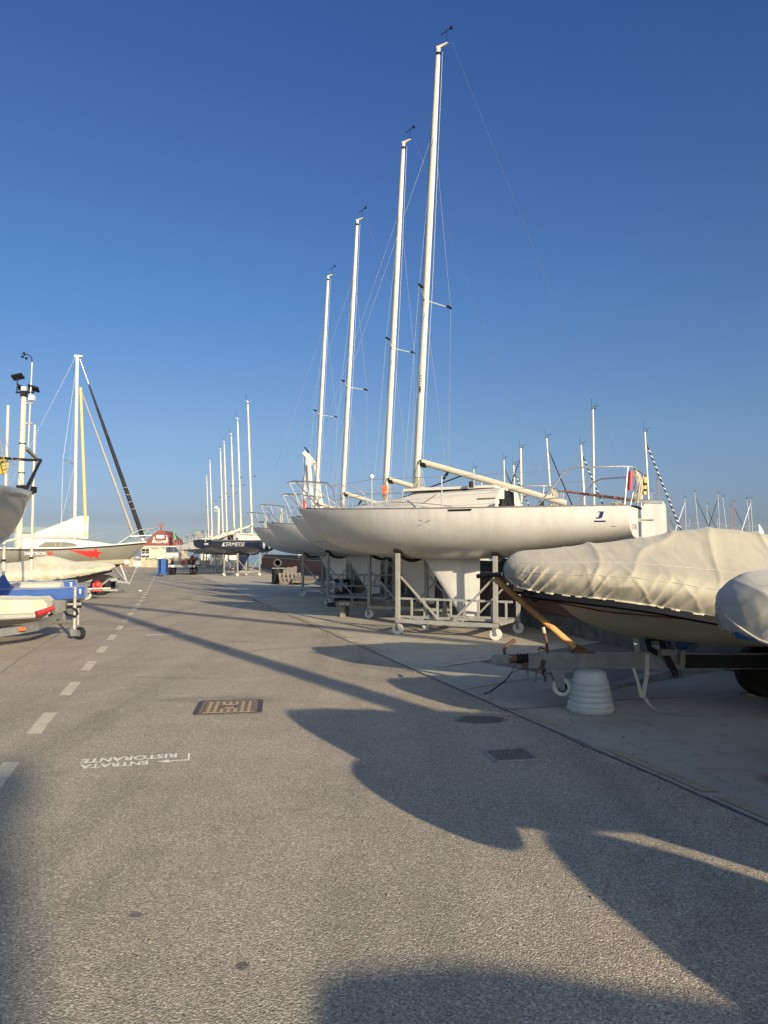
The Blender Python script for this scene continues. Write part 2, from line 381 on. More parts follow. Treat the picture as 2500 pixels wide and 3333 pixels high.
# ------------------------------------------------------------------ text
_tc = {}
def text2d(s, bold=0.0, shear=0.0, fine=True):
    """letters as 2-D triangles scaled into a unit box"""
    key = (s, bold, shear)
    if key not in _tc:
        cu = bpy.data.curves.new('lettering', 'FONT'); cu.body = s; cu.offset = bold; cu.shear = shear; cu.resolution_u = 3
        o = bpy.data.objects.new('lettering', cu); COL.objects.link(o)
        dg = bpy.context.evaluated_depsgraph_get(); dg.update()
        me = bpy.data.meshes.new_from_object(o.evaluated_get(dg))
        bm = bmesh.new(); bm.from_mesh(me); bmesh.ops.remove_doubles(bm, verts=bm.verts[:], dist=1e-4); bmesh.ops.triangulate(bm, faces=bm.faces[:])
        if fine: bmesh.ops.subdivide_edges(bm, edges=bm.edges[:], cuts=2, use_grid_fill=True)
        bm.verts.index_update(); vs = [v.co.copy() for v in bm.verts]; fs = [tuple(v.index for v in f.verts) for f in bm.faces]; bm.free()
        bpy.data.objects.remove(o); bpy.data.curves.remove(cu); bpy.data.meshes.remove(me)
        x0 = min(v.x for v in vs); x1 = max(v.x for v in vs); y0 = min(v.y for v in vs); y1 = max(v.y for v in vs)
        _tc[key] = ([((v.x - x0) / (x1 - x0), (v.y - y0) / (y1 - y0)) for v in vs], fs)
    return _tc[key]
def text_obj(name, s, fn, mat_, parent, bold=0.0, shear=0.0):
    vs, fs = text2d(s, bold, shear); mb = MB(); mb.add([fn(u, v) for u, v in vs], fs)
    return mb.build(name, mat_, parent, smooth=0)

# ------------------------------------------------------------------ hulls
class Hull:
    """station-lofted hull. local x: bow (0) to stern, y across, z up"""
    def __init__(s, Ln, beam, sheer, keel, pexp): s.L, s.beam, s.sheer, s.keel, s.p = Ln, beam, sheer, keel, pexp
    def sect(s, x, n=14):
        b = interp(s.beam, x); zs = interp(s.sheer, x); zk = min(interp(s.keel, x), zs - .002); p = interp(s.p, x)
        out = []
        for i in range(n + 1):
            ph = math.pi / 2 * i / n
            y = b * max(0, math.cos(ph)) ** (2 / p); d = (zs - zk) * max(0, math.sin(ph)) ** (2 / p)
            out.append((y, zs - d))
        return out
    def side(s, x, z):
        b = interp(s.beam, x); zs = interp(s.sheer, x); zk = interp(s.keel, x); p = interp(s.p, x)
        q = min(.999, max(0, (zs - z) / (zs - zk))); return b * (1 - q ** p) ** (1 / p)
    def stations(s, n=40):
        return [s.L * (i / n) ** 1.25 for i in range(n + 1)]
    def shell(s, n=40, m=14, zmin=None, zmax=None):
        mb = MB(); rings = []
        for x in s.stations(n):
            sec = s.sect(x, m)
            if zmin is not None: sec = [(s.side(x, max(z, zmin)) if z < zmin else y, max(z, zmin)) for y, z in sec]
            if zmax is not None: sec = [(s.side(x, min(z, zmax)) if z > zmax else y, min(z, zmax)) for y, z in sec]
            ring = [(x, y, z) for y, z in sec] + [(x, -y, z) for y, z in sec[-2::-1]]
            rings.append(ring)
        mb.loft(rings, cap1=True); return mb
    def deck(s, n=40, camber=.05, drop=.0):
        mb = MB(); rings = []
        for x in s.stations(n):
            b = interp(s.beam, x); z = interp(s.sheer, x) - drop
            rings.append([(x, b * k, z + camber * (1 - k * k) * min(1, b)) for k in (-1, -.6, -.25, 0, .25, .6, 1)])
        mb.loft(rings); return mb
    def rail(s, side, r=.014, n=40, inset=.02, x0=.05, x1=None, dz=.012):
        x1 = x1 or s.L; xs = [x0 + (x1 - x0) * i / n for i in range(n + 1)]
        return [(x, side * max(0, interp(s.beam, x) - inset), interp(s.sheer, x) + dz) for x in xs]

HJ = Hull(7.2,
    [(0, .02), (.3, .20), (.7, .42), (1.2, .66), (2, .98), (3, 1.24), (4, 1.34), (5, 1.32), (6, 1.18), (7.2, .92)],
    [(0, 2.56), (1.5, 2.46), (3, 2.40), (4.5, 2.37), (6, 2.36), (7.2, 2.36)],
    [(0, 2.54), (.2, 2.28), (.45, 2.02), (.8, 1.80), (1.3, 1.63), (2.2, 1.51), (3.4, 1.46), (4.6, 1.48), (5.8, 1.60), (7.2, 1.84)],
    [(0, 1.15), (1, 1.45), (2.2, 1.9), (3.6, 2.15), (5.6, 2.4), (7.2, 3.0)])
MX, MZ0, RAKE, MTOP = 2.87, 2.66, math.tan(R(3.3)), 12.0
def mpt(z): return Vector((MX + (z - 2.4) * RAKE, 0, z))

def add_mast(root, mt, base=MZ0, top=MTOP, mx=None, spz=6.75, span=.78, sweep=.22, r=.068, vane=True, pt=None, hz=10.4):
    pt = pt or mpt
    mb = MB(); zs = [base + (top - base) * k for k in (0, .25, .5, .72, .88, 1)]
    mb.path([pt(z) for z in zs], [r, r, r, r, r * .86, r * .7], 12, flat=.78, up=(1, 0, 0))
    m = mb.build('mast', mt, root)
    T = pt(top)
    c = MB(); c.prism([(-.04, .02), (.20, .085), (.22, .10), (.20, .115), (-.04, .10)], -.018, .018, Matrix.Translation(T + Vector((0, 0, -.06))) @ Matrix.Rotation(R(90), 4, 'X'))
    c.build('mast_crane', mt, m)
    MB().tube(T + Vector((0, 0, -.16)), T + Vector((0, 0, -.10)), r * .74 + .004, n=12, flat=.8, up=(1, 0, 0)).build('band', M['black'], m)
    if vane:
        v = MB(); b = T + Vector((.19, 0, .05)); v.tube(b, b + Vector((0, 0, .24)), .005)
        q = b + Vector((0, 0, .26)); v.tube(q + Vector((-.10, -.06, -.10)), q + Vector((.10, .06, .10)), .009, n=6)
        v.prism([(.05, -.01), (.14, -.045), (.14, .045)], -.003, .003, Matrix.Translation(q) @ Matrix.Rotation(R(38), 4, 'Z') @ Matrix.Rotation(R(-38), 4, 'Y') @ Matrix.Rotation(R(90), 4, 'X'))
        v.build('wind_vane', M['vane'], m)
    for sd_ in (-1, 1):
        p = pt(spz); e = p + Vector((sweep, sd_ * span, .03))
        sp = MB().tube(p + Vector((0, sd_ * r * .7, 0)), e, .022, .015, 8, flat=.5).build('spreader', M['alu'], m)
        MB().ball(e, .03).build('spreader_end', M['black'], sp) if False else MB().tube(e - Vector((0, sd_ * .16, 0)), e + Vector((0, sd_ * .02, 0)), .025, n=8).build('spreader_tip', M['black'], m)
    return m

def add_rig(root, pt=mpt, top=MTOP, hz=10.3, spz=6.75, span=.78, sweep=.22, bow=(.12, 0, 2.57), stern=(7.15, 0, 2.45), chain=(3.12, 1.12, 2.42), low=True, wr=.0032):
    H = pt(hz)
    MB().tube(H, bow, wr * 1.1, n=6).build('forestay', M['wire'], root)
    MB().tube(pt(top) + Vector((.3, 0, .02)), stern, wr * .7, n=6).build('backstay', M['dullwire'], root)
    for sd_ in (-1, 1):
        e = pt(spz) + Vector((sweep, sd_ * span, .03)); c = Vector((chain[0], sd_ * chain[1], chain[2]))
        MB().path([H, e, c], wr, 6).build('shroud', M['wire'], root)
        if low: MB().tube(pt(spz - .1), c + Vector((.08, -sd_ * .03, 0)), wr, n=6).build('lower_shroud', M['wire'], root)
    # halyards beside the mast
    h = MB(); h.path([pt(top - .1) + Vector((.09, .02, 0)), pt(7) + Vector((.12, .03, 0)), pt(3.2) + Vector((.10, .02, 0))], .005, 5)
    h.path([H + Vector((-.08, .02, 0)), pt(7) + Vector((-.13, .06, 0)), pt(3.0) + Vector((-.10, .03, 0))], .005, 5)
    h.build('halyard', M['wire'], root)

def add_cabin(root):
    mb = MB(); rings = []
    prof = [(1.25, .02, .25, .15), (1.9, .12, .45, .30), (2.55, .22, .60, .40), (2.8, .27, .70, .45), (3.1, .33, .76, .50), (4.0, .37, .82, .54), (4.85, .40, .84, .55)]
    for x, h, w0, w1 in prof:
        z = interp(HJ.sheer, x) + .02
        pr = [(w0, -.03), (w0 * .97, h * .18), (w1 + (w0 - w1) * .3, h * .7), (w1, h * .94), (w1 * .7, h * 1.03), (0, h * 1.10)]
        rings.append([(x, y, z + q) for y, q in pr] + [(x, -y, z + q) for y, q in pr[-2::-1]])
    mb.loft(rings, cap1=True)
    c = mb.build('cabin', M['deck'], root, smooth=28)
    z = interp(HJ.sheer, 3.4) + .02
    MB().box((3.75, 0, z + .42), (1.9, .84, .05)).box((3.3, 0, z + .455), (.5, .5, .025)).build('coach_roof', M['deck'], c)
    MB().box((4.853, 0, z + .18), (.02, .55, .34)).build('companionway', M['black'], c)
    MB().box((4.66, -.71, z + .13), (.34, .02, .11), Matrix.Rotation(R(8), 3, 'X')).build('cabin_window', M['window'], c)
    MB().tube((4.3, -.55, z + .40), (4.3, -.55, z + .48), .05, .04).tube((4.3, -.55, z + .48), (4.3, -.55, z + .51), .045).build('cleat', M['black'], c)
    rp = MB(); rp.path([(2.95, -.42, z + .3), (3.0, -.6, z + .12), (3.4, -.72, z + .13), (3.65, -.66, z + .3)], .009, 6)
    rp.path([(2.6, -.62, z + .18), (3.4, -.82, z + .12), (4.1, -1.0, z + .03)], .007, 5); rp.build('deck_rope', M['toerail'], c)
    return c

def add_pulpits(root):
    sh = lambda x: interp(HJ.sheer, x)
    be = lambda x: interp(HJ.beam, x) - .05
    top = .58
    t = MB(); half = [(1.45, be(1.45), sh(1.4) + .05), (1.30, be(1.3) - .02, sh(1.3) + .42), (1.1, .56, sh(1) + top - .03), (.5, .42, sh(.5) + top), (.05, .25, sh(0) + top + .01), (-.20, .12, sh(0) + top), (-.26, 0, sh(0) + top)]
    pts = half + [(x, -y, z) for x, y, z in half[-2::-1]]
    t.path(pts, .0145, 8)
    for sd_ in (-1, 1):
        t.tube((-.13, sd_ * .17, sh(0) + top), (.20, sd_ * .12, sh(.2)), .0135, n=8)
        t.tube((.45, sd_ * .41, sh(.4) + top), (.62, sd_ * .36, sh(.6)), .0135, n=8)
        t.tube((.12, sd_ * .27, sh(0) + top), (.9, sd_ * .49, sh(.9)), .0125, n=8)
    t.build('bow_pulpit', M['steel'], root)
    t = MB(); zt = sh(6.6) + .66
    half = [(5.72, be(5.72), sh(5.7)), (6.05, be(6.0) + .01, sh(6) + .40), (6.2, be(6.2) + .02, zt - .06), (6.36, be(6.36) + .02, zt), (7.1, be(7.1), zt), (7.24, be(7.2) - .12, zt), (7.28, .35, zt - .02), (7.28, 0, zt - .04)]
    t.path(half + [(x, -y, z) for x, y, z in half[-2::-1]], .0145, 8)
    for sd_ in (-1, 1):
        t.tube((7.18, sd_ * (be(7.2) - .06), zt), (7.12, sd_ * (be(7.1) - .05), sh(7.1)), .0135, n=8)
        t.tube((7.27, sd_ * .3, zt), (7.12, sd_ * .35, sh(7.1)), .0125, n=8)
    t.build('stern_pulpit', M['steel'], root)
    for sd_ in (-1, 1):
        for x in (2.45, 4.02):
            MB().tube((x, sd_ * be(x), sh(x)), (x, sd_ * be(x), sh(x) + .60), .0125, n=8).box((x, sd_ * be(x), sh(x) + .015), (.10, .05, .03)).build('stanchion', M['steel'], root)
        P1 = [(1.25, sd_ * (be(1.3) - .03), sh(1.2) + top - .1), (2.45, sd_ * be(2.45), sh(2.45) + .585), (4.02, sd_ * be(4.02), sh(4) + .585), (6.3, sd_ * (be(6.3) + .02), zt - .03)]
        MB().path(P1, .0045, 6).build('lifeline', M['wire'], root)
        P2 = [(x, y, z - .29) for x, y, z in P1]
        P2[-1] = (6.02, sd_ * be(6.0), sh(6) + .34)
        MB().path(P2, .0045, 6).build('lifeline', M['wire'], root)

def add_rudder(root):
    sh = interp(HJ.sheer, 7.2)
    out = [(7.27, 2.38), (7.33, 2.46), (7.45, 2.50), (7.62, 2.48), (7.66, 2.40), (7.68, 1.3), (7.66, .62), (7.60, .52), (7.36, .52), (7.30, .62)]
    r = MB().prism(out, -.028, .028, Matrix.Rotation(R(90), 4, 'X')).build('rudder', M['gel'], root)
    MB().box((7.24, 0, 2.16), (.09, .05, .06)).tube((7.26, -.03, 2.16), (7.47, -.05, 2.16), .012).build('pintle', M['alu'], r); MB().box((7.24, 0, 1.84), (.09, .05, .06)).build('pintle', M['alu'], r)
    MB().path([(7.55, 0, 2.47), (7.2, 0, 2.50), (6.6, 0, 2.60), (5.9, 0, 2.72)], [.03, .03, .026, .022], 8).build('tiller', M['wood'], root)
    MB().bbar((7.62, -.035, 2.46), (7.15, -.035, 2.49), .012, .05).bbar((7.62, .035, 2.46), (7.15, .035, 2.49), .012, .05).build('tiller_strap', M['alu'], r)

def add_keel(root, mt):
    rings = []
    for k in range(9):
        q = k / 8; z = 1.60 - (1.60 - .36) * q
        x0 = 2.98 + .86 * q; x1 = 4.26 - .02 * q
        th = .075 + .01 * q
        ring = []
        for i in range(16):
            a = 2 * math.pi * i / 16; u = (1 - math.cos(a)) / 2
            xx = x0 + (x1 - x0) * u
            t = th * (2.97 * math.sqrt(max(u, 0)) - 1.26 * u - 3.516 * u * u + 2.843 * u**3 - 1.015 * u**4) / 1.0 * .5 / .5 * .5
            ring.append((xx, (1 if a < math.pi else -1) * abs(t), z))
        rings.append(ring)
    return MB().loft(rings, closed=True, cap0=True, cap1=True).build('keel', mt, root)

def make_yacht(name, loc, rz, label, cat='yacht', group=None, hullm=None, keelm=None, boom=True):
    root = empty(name, loc, rz, label, cat, group)
    h = HJ.shell().build('hull', hullm or M['gel'], root, smooth=40)
    HJ.deck().build('deck', M['deck'], root)
    for sd_ in (-1, 1): MB().path(HJ.rail(sd_, x0=.35), .016, 6).build('toe_rail', M['toerail'], root)
    add_cabin(root); add_keel(root, keelm or M['gel']); add_pulpits(root); add_rudder(root)
    m = add_mast(root, M['mast']); add_rig(root)
    b = MB().path([mpt(3.42) + Vector((.10, 0, 0)), (4.4, -.02, 2.99), (5.95, -.06, 2.49)], [.062, .062, .058], 12, flat=.8).build('boom', M['mast'], root)
    MB().tube(mpt(3.42) + Vector((.02, 0, .0)), mpt(3.38) + Vector((.2, 0, -.02)), .066, n=10, flat=.85).build('gooseneck', M['black'], b)
    vz = MB(); vz.tube((3.9, -.02, 3.10), (3.05, 0, 2.86), .014); vz.tube((3.6, -.02, 3.18), (3.5, -.02, 3.05), .03); vz.build('boom_vang', M['black'], root)
    for sd_ in (-1, 1):
        MB().lathe([(.07, 0), (.065, .05), (.05, .06), (.055, .11), (.06, .13), (.0, .135)], (5.05 + (.0 if sd_ < 0 else .1), sd_ * .98, 2.41), n=16).build('winch', M['black'], root)
    MB().lathe([(.05, 0), (.045, .04), (.04, .05), (.045, .1), (0, .105)], (5.75, -.95, 2.39), n=16).build('winch', M['black'], root)
    # ropes hung in the cockpit and at the mast foot
    r = MB()
    for i in range(9):
        a = random.uniform(-.05, .05); z0 = random.uniform(3.1, 3.5)
        p = mpt(z0) + Vector((.08 + a, random.uniform(-.1, .05), 0))
        r.path([p, p + Vector((.05 + a, -.05, -.25)), p + Vector((.10 + 2 * a, -.02, -.45)), p + Vector((.02, .0, -.65))], .006, 5)
    r.build('rope_bundle', M['rope'], root)
    return root

CRW = 2.0
def make_cradle(name, loc, rz, label, group):
    root = empty(name, loc, rz, label, 'boat cradle', group)
    x0, x1, y0 = 2.81, 4.80, .66
    f = MB(); zr = .27
    for s in (-1, 1): f.bbar((x0 - .04, s * y0, zr), (x1 + .04, s * y0, zr), .065, .07)
    for x in (x0 + .085, 3.8, x1 - .085): f.bbar((x, -y0 + .042, zr - .006), (x, y0 - .042, zr - .006), .08, .07)
    f.build('base_frame', M['galvw'], root)
    for x in (x0, x1):
        for s in (-1, 1):
            zt = HJ.keel and (1.62 if x < 3 else 1.57)
            p = MB().bbar((x, s * (y0 + .004), zr + .046), (x, s * (y0 + .004), zt - .04), .072, .072).build('post', M['galvw'], root)
            MB().box((x, s * (y0 + .0), zt - .01), (.13, .16, .05), Matrix.Rotation(R(s * 18), 3, 'X')).build('pad', M['black'], p)
            # castor
            w_ = MB().tube((x, s * y0 - .028, .11), (x, s * y0 + .028, .11), .108, n=20).build('castor_wheel', M['nylon'], root)
            MB().tube((x, s * y0 - .034, .11), (x, s * y0 + .034, .11), .03, n=10).build('hub', M['galv'], w_)
            fk = MB(); fk.box((x - .01, s * y0, .228), (.10, .11, .012))
            for q in (-1, 1): fk.bbar((x - .02, s * y0 + q * .042, .225), (x, s * y0 + q * .042, .085), .006, .06, (1, 0, 0))
            fk.build('castor_fork', M['galv'], root)
    for s in (-1, 1):
        MB().bbar((x0 + .05, s * (y0 - .03), 1.12), (x0 + .85, s * (y0 - .03), zr + .05), .035, .035).build('brace', M['galvw'], root)
        MB().bbar((x1 - .05, s * (y0 - .03), 1.12), (x1 - .85, s * (y0 - .03), zr + .05), .035, .035).build('brace', M['galvw'], root)
    # carpeted bearers under the hull
    for x in (x0, x1):
        pts = []
        for i in range(13):
            y = -y0 + 2 * y0 * i / 12
            lo, hi = interp(HJ.keel, x), interp(HJ.sheer, x)
            for _ in range(30):
                md = (lo + hi) / 2
                if HJ.side(x, md) < abs(y): lo = md
                else: hi = md
            pts.append((x, y, lo - .045))
        MB().path(pts, .035, 6).build('bearer', M['black'], root)
    return root

# ------------------------------------------------------------------ ground, road, yard, water
WALL = lambda y: 3.16 - .264 * (y - 16.55)
EDGE = lambda y: 2.27 - .3227 * (y - 4.36)
def sheet(poly, z, name, m, thick=0):
    mb = MB(); n = len(poly)
    if thick: mb.prism(poly, z - thick, z)
    else: mb.add([(x, y, z) for x, y in poly], [tuple(range(n))])
    return mb.build(name, m, smooth=0)
mw, ntw, bw = nodes('sea_water')
bw.inputs['Base Color'].default_value = (.02, .05, .07, 1); bw.inputs['Roughness'].default_value = .12
nw = noise_node(ntw, 1.2, 4, .6); bump(ntw, bw, nw.outputs['Fac'], .5, .1)
tag(sheet([(-5000, -5000), (5000, -5000), (5000, 5000), (-5000, 5000)], -1.3, 'water', mw), kind='structure')
ROAD_MAT = asphalt(stains=[(.93, 7.15, .30, .20, .75), (-1.75, 8.1, .9, .22, .22), (-.55, 2.95, .03, .035, .7), (-1.1, 3.35, .035, .03, .6), (-3.0, 4.4, .04, .05, .6), (-2.6, 13.3, .28, .06, .5)])
road = tag(sheet([(WALL(-120) + .6, -120), (WALL(160) + .6, 160), (-400, 160), (-400, -120)], 0, 'road', ROAD_MAT, 1.6), kind='structure')
yard = tag(sheet([(EDGE(-40), -40), (WALL(-40) + .2, -40), (WALL(75) + .2, 75), (EDGE(75), 75)], .004, 'yard', concrete()), kind='structure')
# cracked dark joint along the edge between asphalt and concrete
jp = []
rng = random.Random(3)
ys = [1 + i * .13 for i in range(330)]
lft = [(EDGE(y) - .004 - .012 * rng.random() - .07 * max(0, noise.noise((y * .9, 0, 3)) - .1), y) for y in ys]
rgt = [(EDGE(y) + .006 + .014 * rng.random() + .05 * max(0, noise.noise((y * .7, 5, 3)) - .1), y) for y in ys]
jm = MB(); jm.loft([[(a[0], a[1], .008), (b[0], b[1], .008)] for a, b in zip(lft, rgt)])
jm.build('edge_joint', mat('tar_joint', (.15, .135, .115), .9, var=.5, vscale=12, bmp=.4, bscale=60), yard, smooth=0)
# faded yellow line just inside the concrete
yl = MB()
for (a, b) in ((2.6, 4.9), (5.0, 6.1), (6.9, 7.6), (12.2, 13.3), (14.0, 15.4), (16, 19)):
    yl.add([(EDGE(a) + .06, a, .009), (EDGE(a) + .17, a, .009), (EDGE(b) + .17, b, .009), (EDGE(b) + .06, b, .009)], [(0, 1, 2, 3)])
yl.build('yellow_line', M['painty'], yard, smooth=0)
# asphalt panel in the yard under the covered motorboat, with its pale joints and tapering kerb
sheet([(1.36, 10.9), (2.7, 8.8), (4.55, 10.3), (5.0, 10.9), (4.36, 13.7)], .009, 'asphalt_panel', asphalt('panel_asphalt', (.16, .15, .13)))
tag(bpy.data.objects['asphalt_panel'], kind='structure')
pj = MB(); a, b = Vector((.75, 10.35)), Vector((4.5, 13.83)); n_ = Vector((-.68, .73)) * .055
pj.add([(*(a - n_), .013), (*(a + n_), .013), (*(b + n_), .013), (*(b - n_), .013)], [(0, 1, 2, 3)])
pj.build('pale_joint', mat('pale_cement', (.36, .33, .26), .9, var=.2, vscale=8), bpy.data.objects['asphalt_panel'], smooth=0)
k = MB(); a, b = Vector((2.55, 8.68)), Vector((5.3, 10.9)); d = (b - a).normalized(); n_ = Vector((-d.y, d.x)) * .14
rr = []
for i in range(13):
    q = i / 12; c = a.lerp(b, q); h = .018 + .17 * min(1, q * 1.3)
    j = .012 * noise.noise((q * 9, 1, 0))
    rr.append([(*(c - n_ * (.55 + q)), .0), (*(c - n_ * .5), h + j), (*(c + n_ * .6), h + j), (*(c + n_ * .8), 0)])
k.loft(rr, cap0=True, cap1=True)
tag(k.build('kerb', mat('kerb_concrete', (.23, .21, .165), .9, var=.25, vscale=6, dirt=(.07, .065, .06), dscale=4, damt=.7, bmp=.4, bscale=25), smooth=0), kind='structure')
# yard crack lines
ck = MB()
def crack(p, w=.008, z=.0125):
    for (x0, y0), (x1, y1) in zip(p[:-1], p[1:]):
        dd = Vector((x1 - x0, y1 - y0)).normalized(); nn = Vector((-dd.y, dd.x)) * w
        ck.add([(x0 - nn.x, y0 - nn.y, z), (x0 + nn.x, y0 + nn.y, z), (x1 + nn.x, y1 + nn.y, z), (x1 - nn.x, y1 - nn.y, z)], [(0, 1, 2, 3)])
crack([(1.2, 7.55), (1.6, 7.66), (2.1, 7.85), (2.6, 8.05), (3.4, 8.2)])
crack([(.9, 8.6), (1.6, 9.2), (2.1, 9.5)], .006); crack([(2.0, 14.6), (2.6, 13.9), (3.2, 13.4)], .006)
crack([(-2.8, 19.5), (-.5, 20.6), (1.5, 21.6)], .012)
ck.build('crack', M['rubber'], yard, smooth=0)
seam = mat('filled_crack', (.13, .12, .105), .9, var=.4, vscale=20)
def road_crack(p, w):
    global ck
    ck = MB(); q = []
    for (x0, y0), (x1, y1) in zip(p[:-1], p[1:]):
        for i in range(8):
            t = i / 8; x, y = x0 + (x1 - x0) * t, y0 + (y1 - y0) * t
            q.append((x + .05 * noise.noise((x * 3, y * 3, 1)), y + .05 * noise.noise((x * 3, y * 3, 8))))
    crack(q + [p[-1]], w, .003); ck.build('crack', seam, road, smooth=0)
road_crack([(-4.5, 8.0), (-5.1, 9.9), (-5.8, 12.4), (-6.5, 15.0), (-7.6, 19.0)], .009)
road_crack([(-4.6, 9.2), (-3.4, 9.6), (-2.2, 9.4), (-1.2, 9.8)], .005)
road_crack([(-2.9, 14.6), (-1.9, 15.2), (-1.1, 17.0)], .006)
gm = MB(); rg_ = random.Random(9)
for i in range(420):
    y = rg_.uniform(3.4, 22); x = EDGE(y) + rg_.gauss(.12, .22); r_ = rg_.uniform(.003, .010)
    gm.ball((x, y, .006 + r_ * .4), r_, (1.2, .9, .7), 5, 3)
for i in range(160):
    y = rg_.uniform(2.6, 12); x = rg_.uniform(-.5 * y, EDGE(y)); r_ = rg_.uniform(.003, .008)
    gm.ball((x, y, .001 + r_ * .4), r_, (1.2, .9, .7), 5, 3)
tag(gm.build('grit', mat('loose_grit', (.2, .17, .12), .9, var=.5, vscale=3), smooth=0), 'loose grit scattered along the edge of the asphalt', 'grit', kind='stuff')

# dashed line on the left, slightly curved
def dash_x(y): return interp([(2.0, -1.78), (7.0, -3.2), (10.4, -4.13), (25.8, -8.4), (31.7, -10.1), (60, -18.4)], y)
yc = 5.28
while yc < 52:
    y0, y1 = yc - .43, yc + .43
    pts = [(dash_x(y0) - .065, y0), (dash_x(y0) + .065, y0), (dash_x(y1) + .065, y1), (dash_x(y1) - .065, y1)]
    MB().add([(x, y, .004) for x, y in pts], [(0, 1, 2, 3)]).build('lane_dash', M['paint'], road, smooth=0)
    yc += 1.735
# stencilled lettering, to be read from the other side
def gp(px, py): return at(px, py, 10) * 0 + Vector(((px - CX) / F * gy(py), gy(py), 0))
def gy(py):
    b = (CY - py) / F; c, s = math.cos(PITCH), math.sin(PITCH)
    k = -EYE / (s + b * c); return k * (c - b * s)
def gpt(px, py):
    b = (CY - py) / F; c, s = math.cos(PITCH), math.sin(PITCH); kk = -EYE / (s + b * c)
    return Vector(((px - CX) / F * kk, kk * (c - b * s)))
def stencil(A, B, C, z=.004):
    """A: top-left of the words (reader's view), B: end of the baseline direction, C: below"""
    return lambda u, v: (A[0] + (B[0] - A[0]) * u + (C[0] - A[0]) * (1 - v), A[1] + (B[1] - A[1]) * u + (C[1] - A[1]) * (1 - v), z)
def stencil_block(off):
    g = lambda px, py: gpt(px, py)
    o = Vector(off)
    T = lambda p: p + o
    text_obj('painted_lettering', 'RISTORANTE', stencil(T(g(575, 2466.5)), T(g(258, 2487)), T(g(577, 2453))), M['paintw'], road, bold=.028)
    text_obj('painted_lettering', 'ENTRATA', stencil(T(g(481, 2490)), T(g(256, 2504.5)), T(g(482.5, 2477.5))), M['paintw'], road, bold=.028)
    a = MB()
    def quad(*ps): a.add([(*T(g(*p)), .004) for p in ps], [(0, 1, 2, 3)])
    quad((610, 2473.6), (618, 2473.3), (619, 2452), (611.5, 2452))
    quad((548, 2480.3), (618, 2475.6), (618, 2472.8), (548, 2477.3))
    a.add([(*T(g(*p)), .005) for p in ((510, 2481.2), (546, 2484), (552, 2482.5), (549, 2479), (553, 2475.5), (547, 2474.6))], [(0, 1, 2, 3, 4, 5)])
    a.build('painted_arrow', M['paintw'], road, smooth=0)
stencil_block((0, 0))
stencil_block((-2.28, 8.68)); 

# ------------------------------------------------------------------ manhole covers
def rrect(hx, hy, r, n=5):
    out = []
    for cx, cy, a0 in ((hx - r, hy - r, 0), (-hx + r, hy - r, 90), (-hx + r, -hy + r, 180), (hx - r, -hy + r, 270)):
        for i in range(n + 1):
            a = R(a0 + 90 * i / n); out.append((cx + r * math.cos(a), cy + r * math.sin(a)))
    return out
mh = empty('manhole_cover', (-1.59, 7.70, 0), R(8), 'rusty ribbed iron manhole cover set in the sunlit asphalt', 'manhole cover')
outer = rrect(.335, .34, .06); inner = rrect(.295, .30, .045)
fr = MB(); fr.loft([[(x, y, .003) for x, y in outer], [(x, y, .012) for x, y in outer], [(x, y, .012) for x, y in inner], [(x, y, .002) for x, y in inner]], closed=True)
fr.build('frame', mat('dark_iron', (.045, .043, .042), .7, var=.3, vscale=20, bmp=.2), mh)
rb = MB(); rb.prism(inner, .002, .005)
for i in range(8):
    x = -.235 + i * .067
    if i in (3, 4):
        rb.box((x, .2, .009), (.022, .16, .010)); rb.box((x, -.2, .009), (.022, .16, .010))
    else: rb.box((x, 0, .009), (.022, .55, .010))
for i in range(7):
    for j in range(13):
        x = -.2015 + i * .067; y = -.25 + j * .0415
        if 2 <= i <= 4 and abs(y) < .1: continue
        rb.box((x, y, .008), (.038, .017, .008))
rb.box((0, 0, .009), (.10, .13, .010)); rb.box((-.075, 0, .010), (.014, .16, .012)); rb.box((.075, 0, .010), (.014, .16, .012))
rb.build('grid', mat('rusty_cast_iron', (.145, .108, .075), .75, var=.3, vscale=15, dirt=(.10, .05, .03), dscale=7, damt=.6, bmp=.2), mh, smooth=0)
mh2 = empty('manhole_cover', (1.0, 5.92, 0), R(11), 'small worn cover patched over with asphalt lying in shadow beside the concrete edge', 'manhole cover')
MB().loft([[(x, y, .002) for x, y in rrect(.20, .19, .03)], [(x, y, .010) for x, y in rrect(.19, .18, .03)], [(x, y, .010) for x, y in rrect(.165, .155, .02)], [(x, y, .004) for x, y in rrect(.16, .15, .02)]], closed=True).build('frame', mat('worn_frame', (.22, .20, .17), .9, var=.3, vscale=20, bmp=.3), mh2)
g2 = MB(); g2.prism(rrect(.16, .15, .02), .001, .004)
for i in range(9):
    for j in range(8):
        g2.box((-.14 + i * .035 + (.017 if j % 2 else 0) * (i < 8), -.125 + j * .036, .0065), (.024, .022, .006), R(45))
g2.build('grid', mat('worn_grid', (.13, .12, .105), .85, var=.3, vscale=25), mh2, smooth=0)

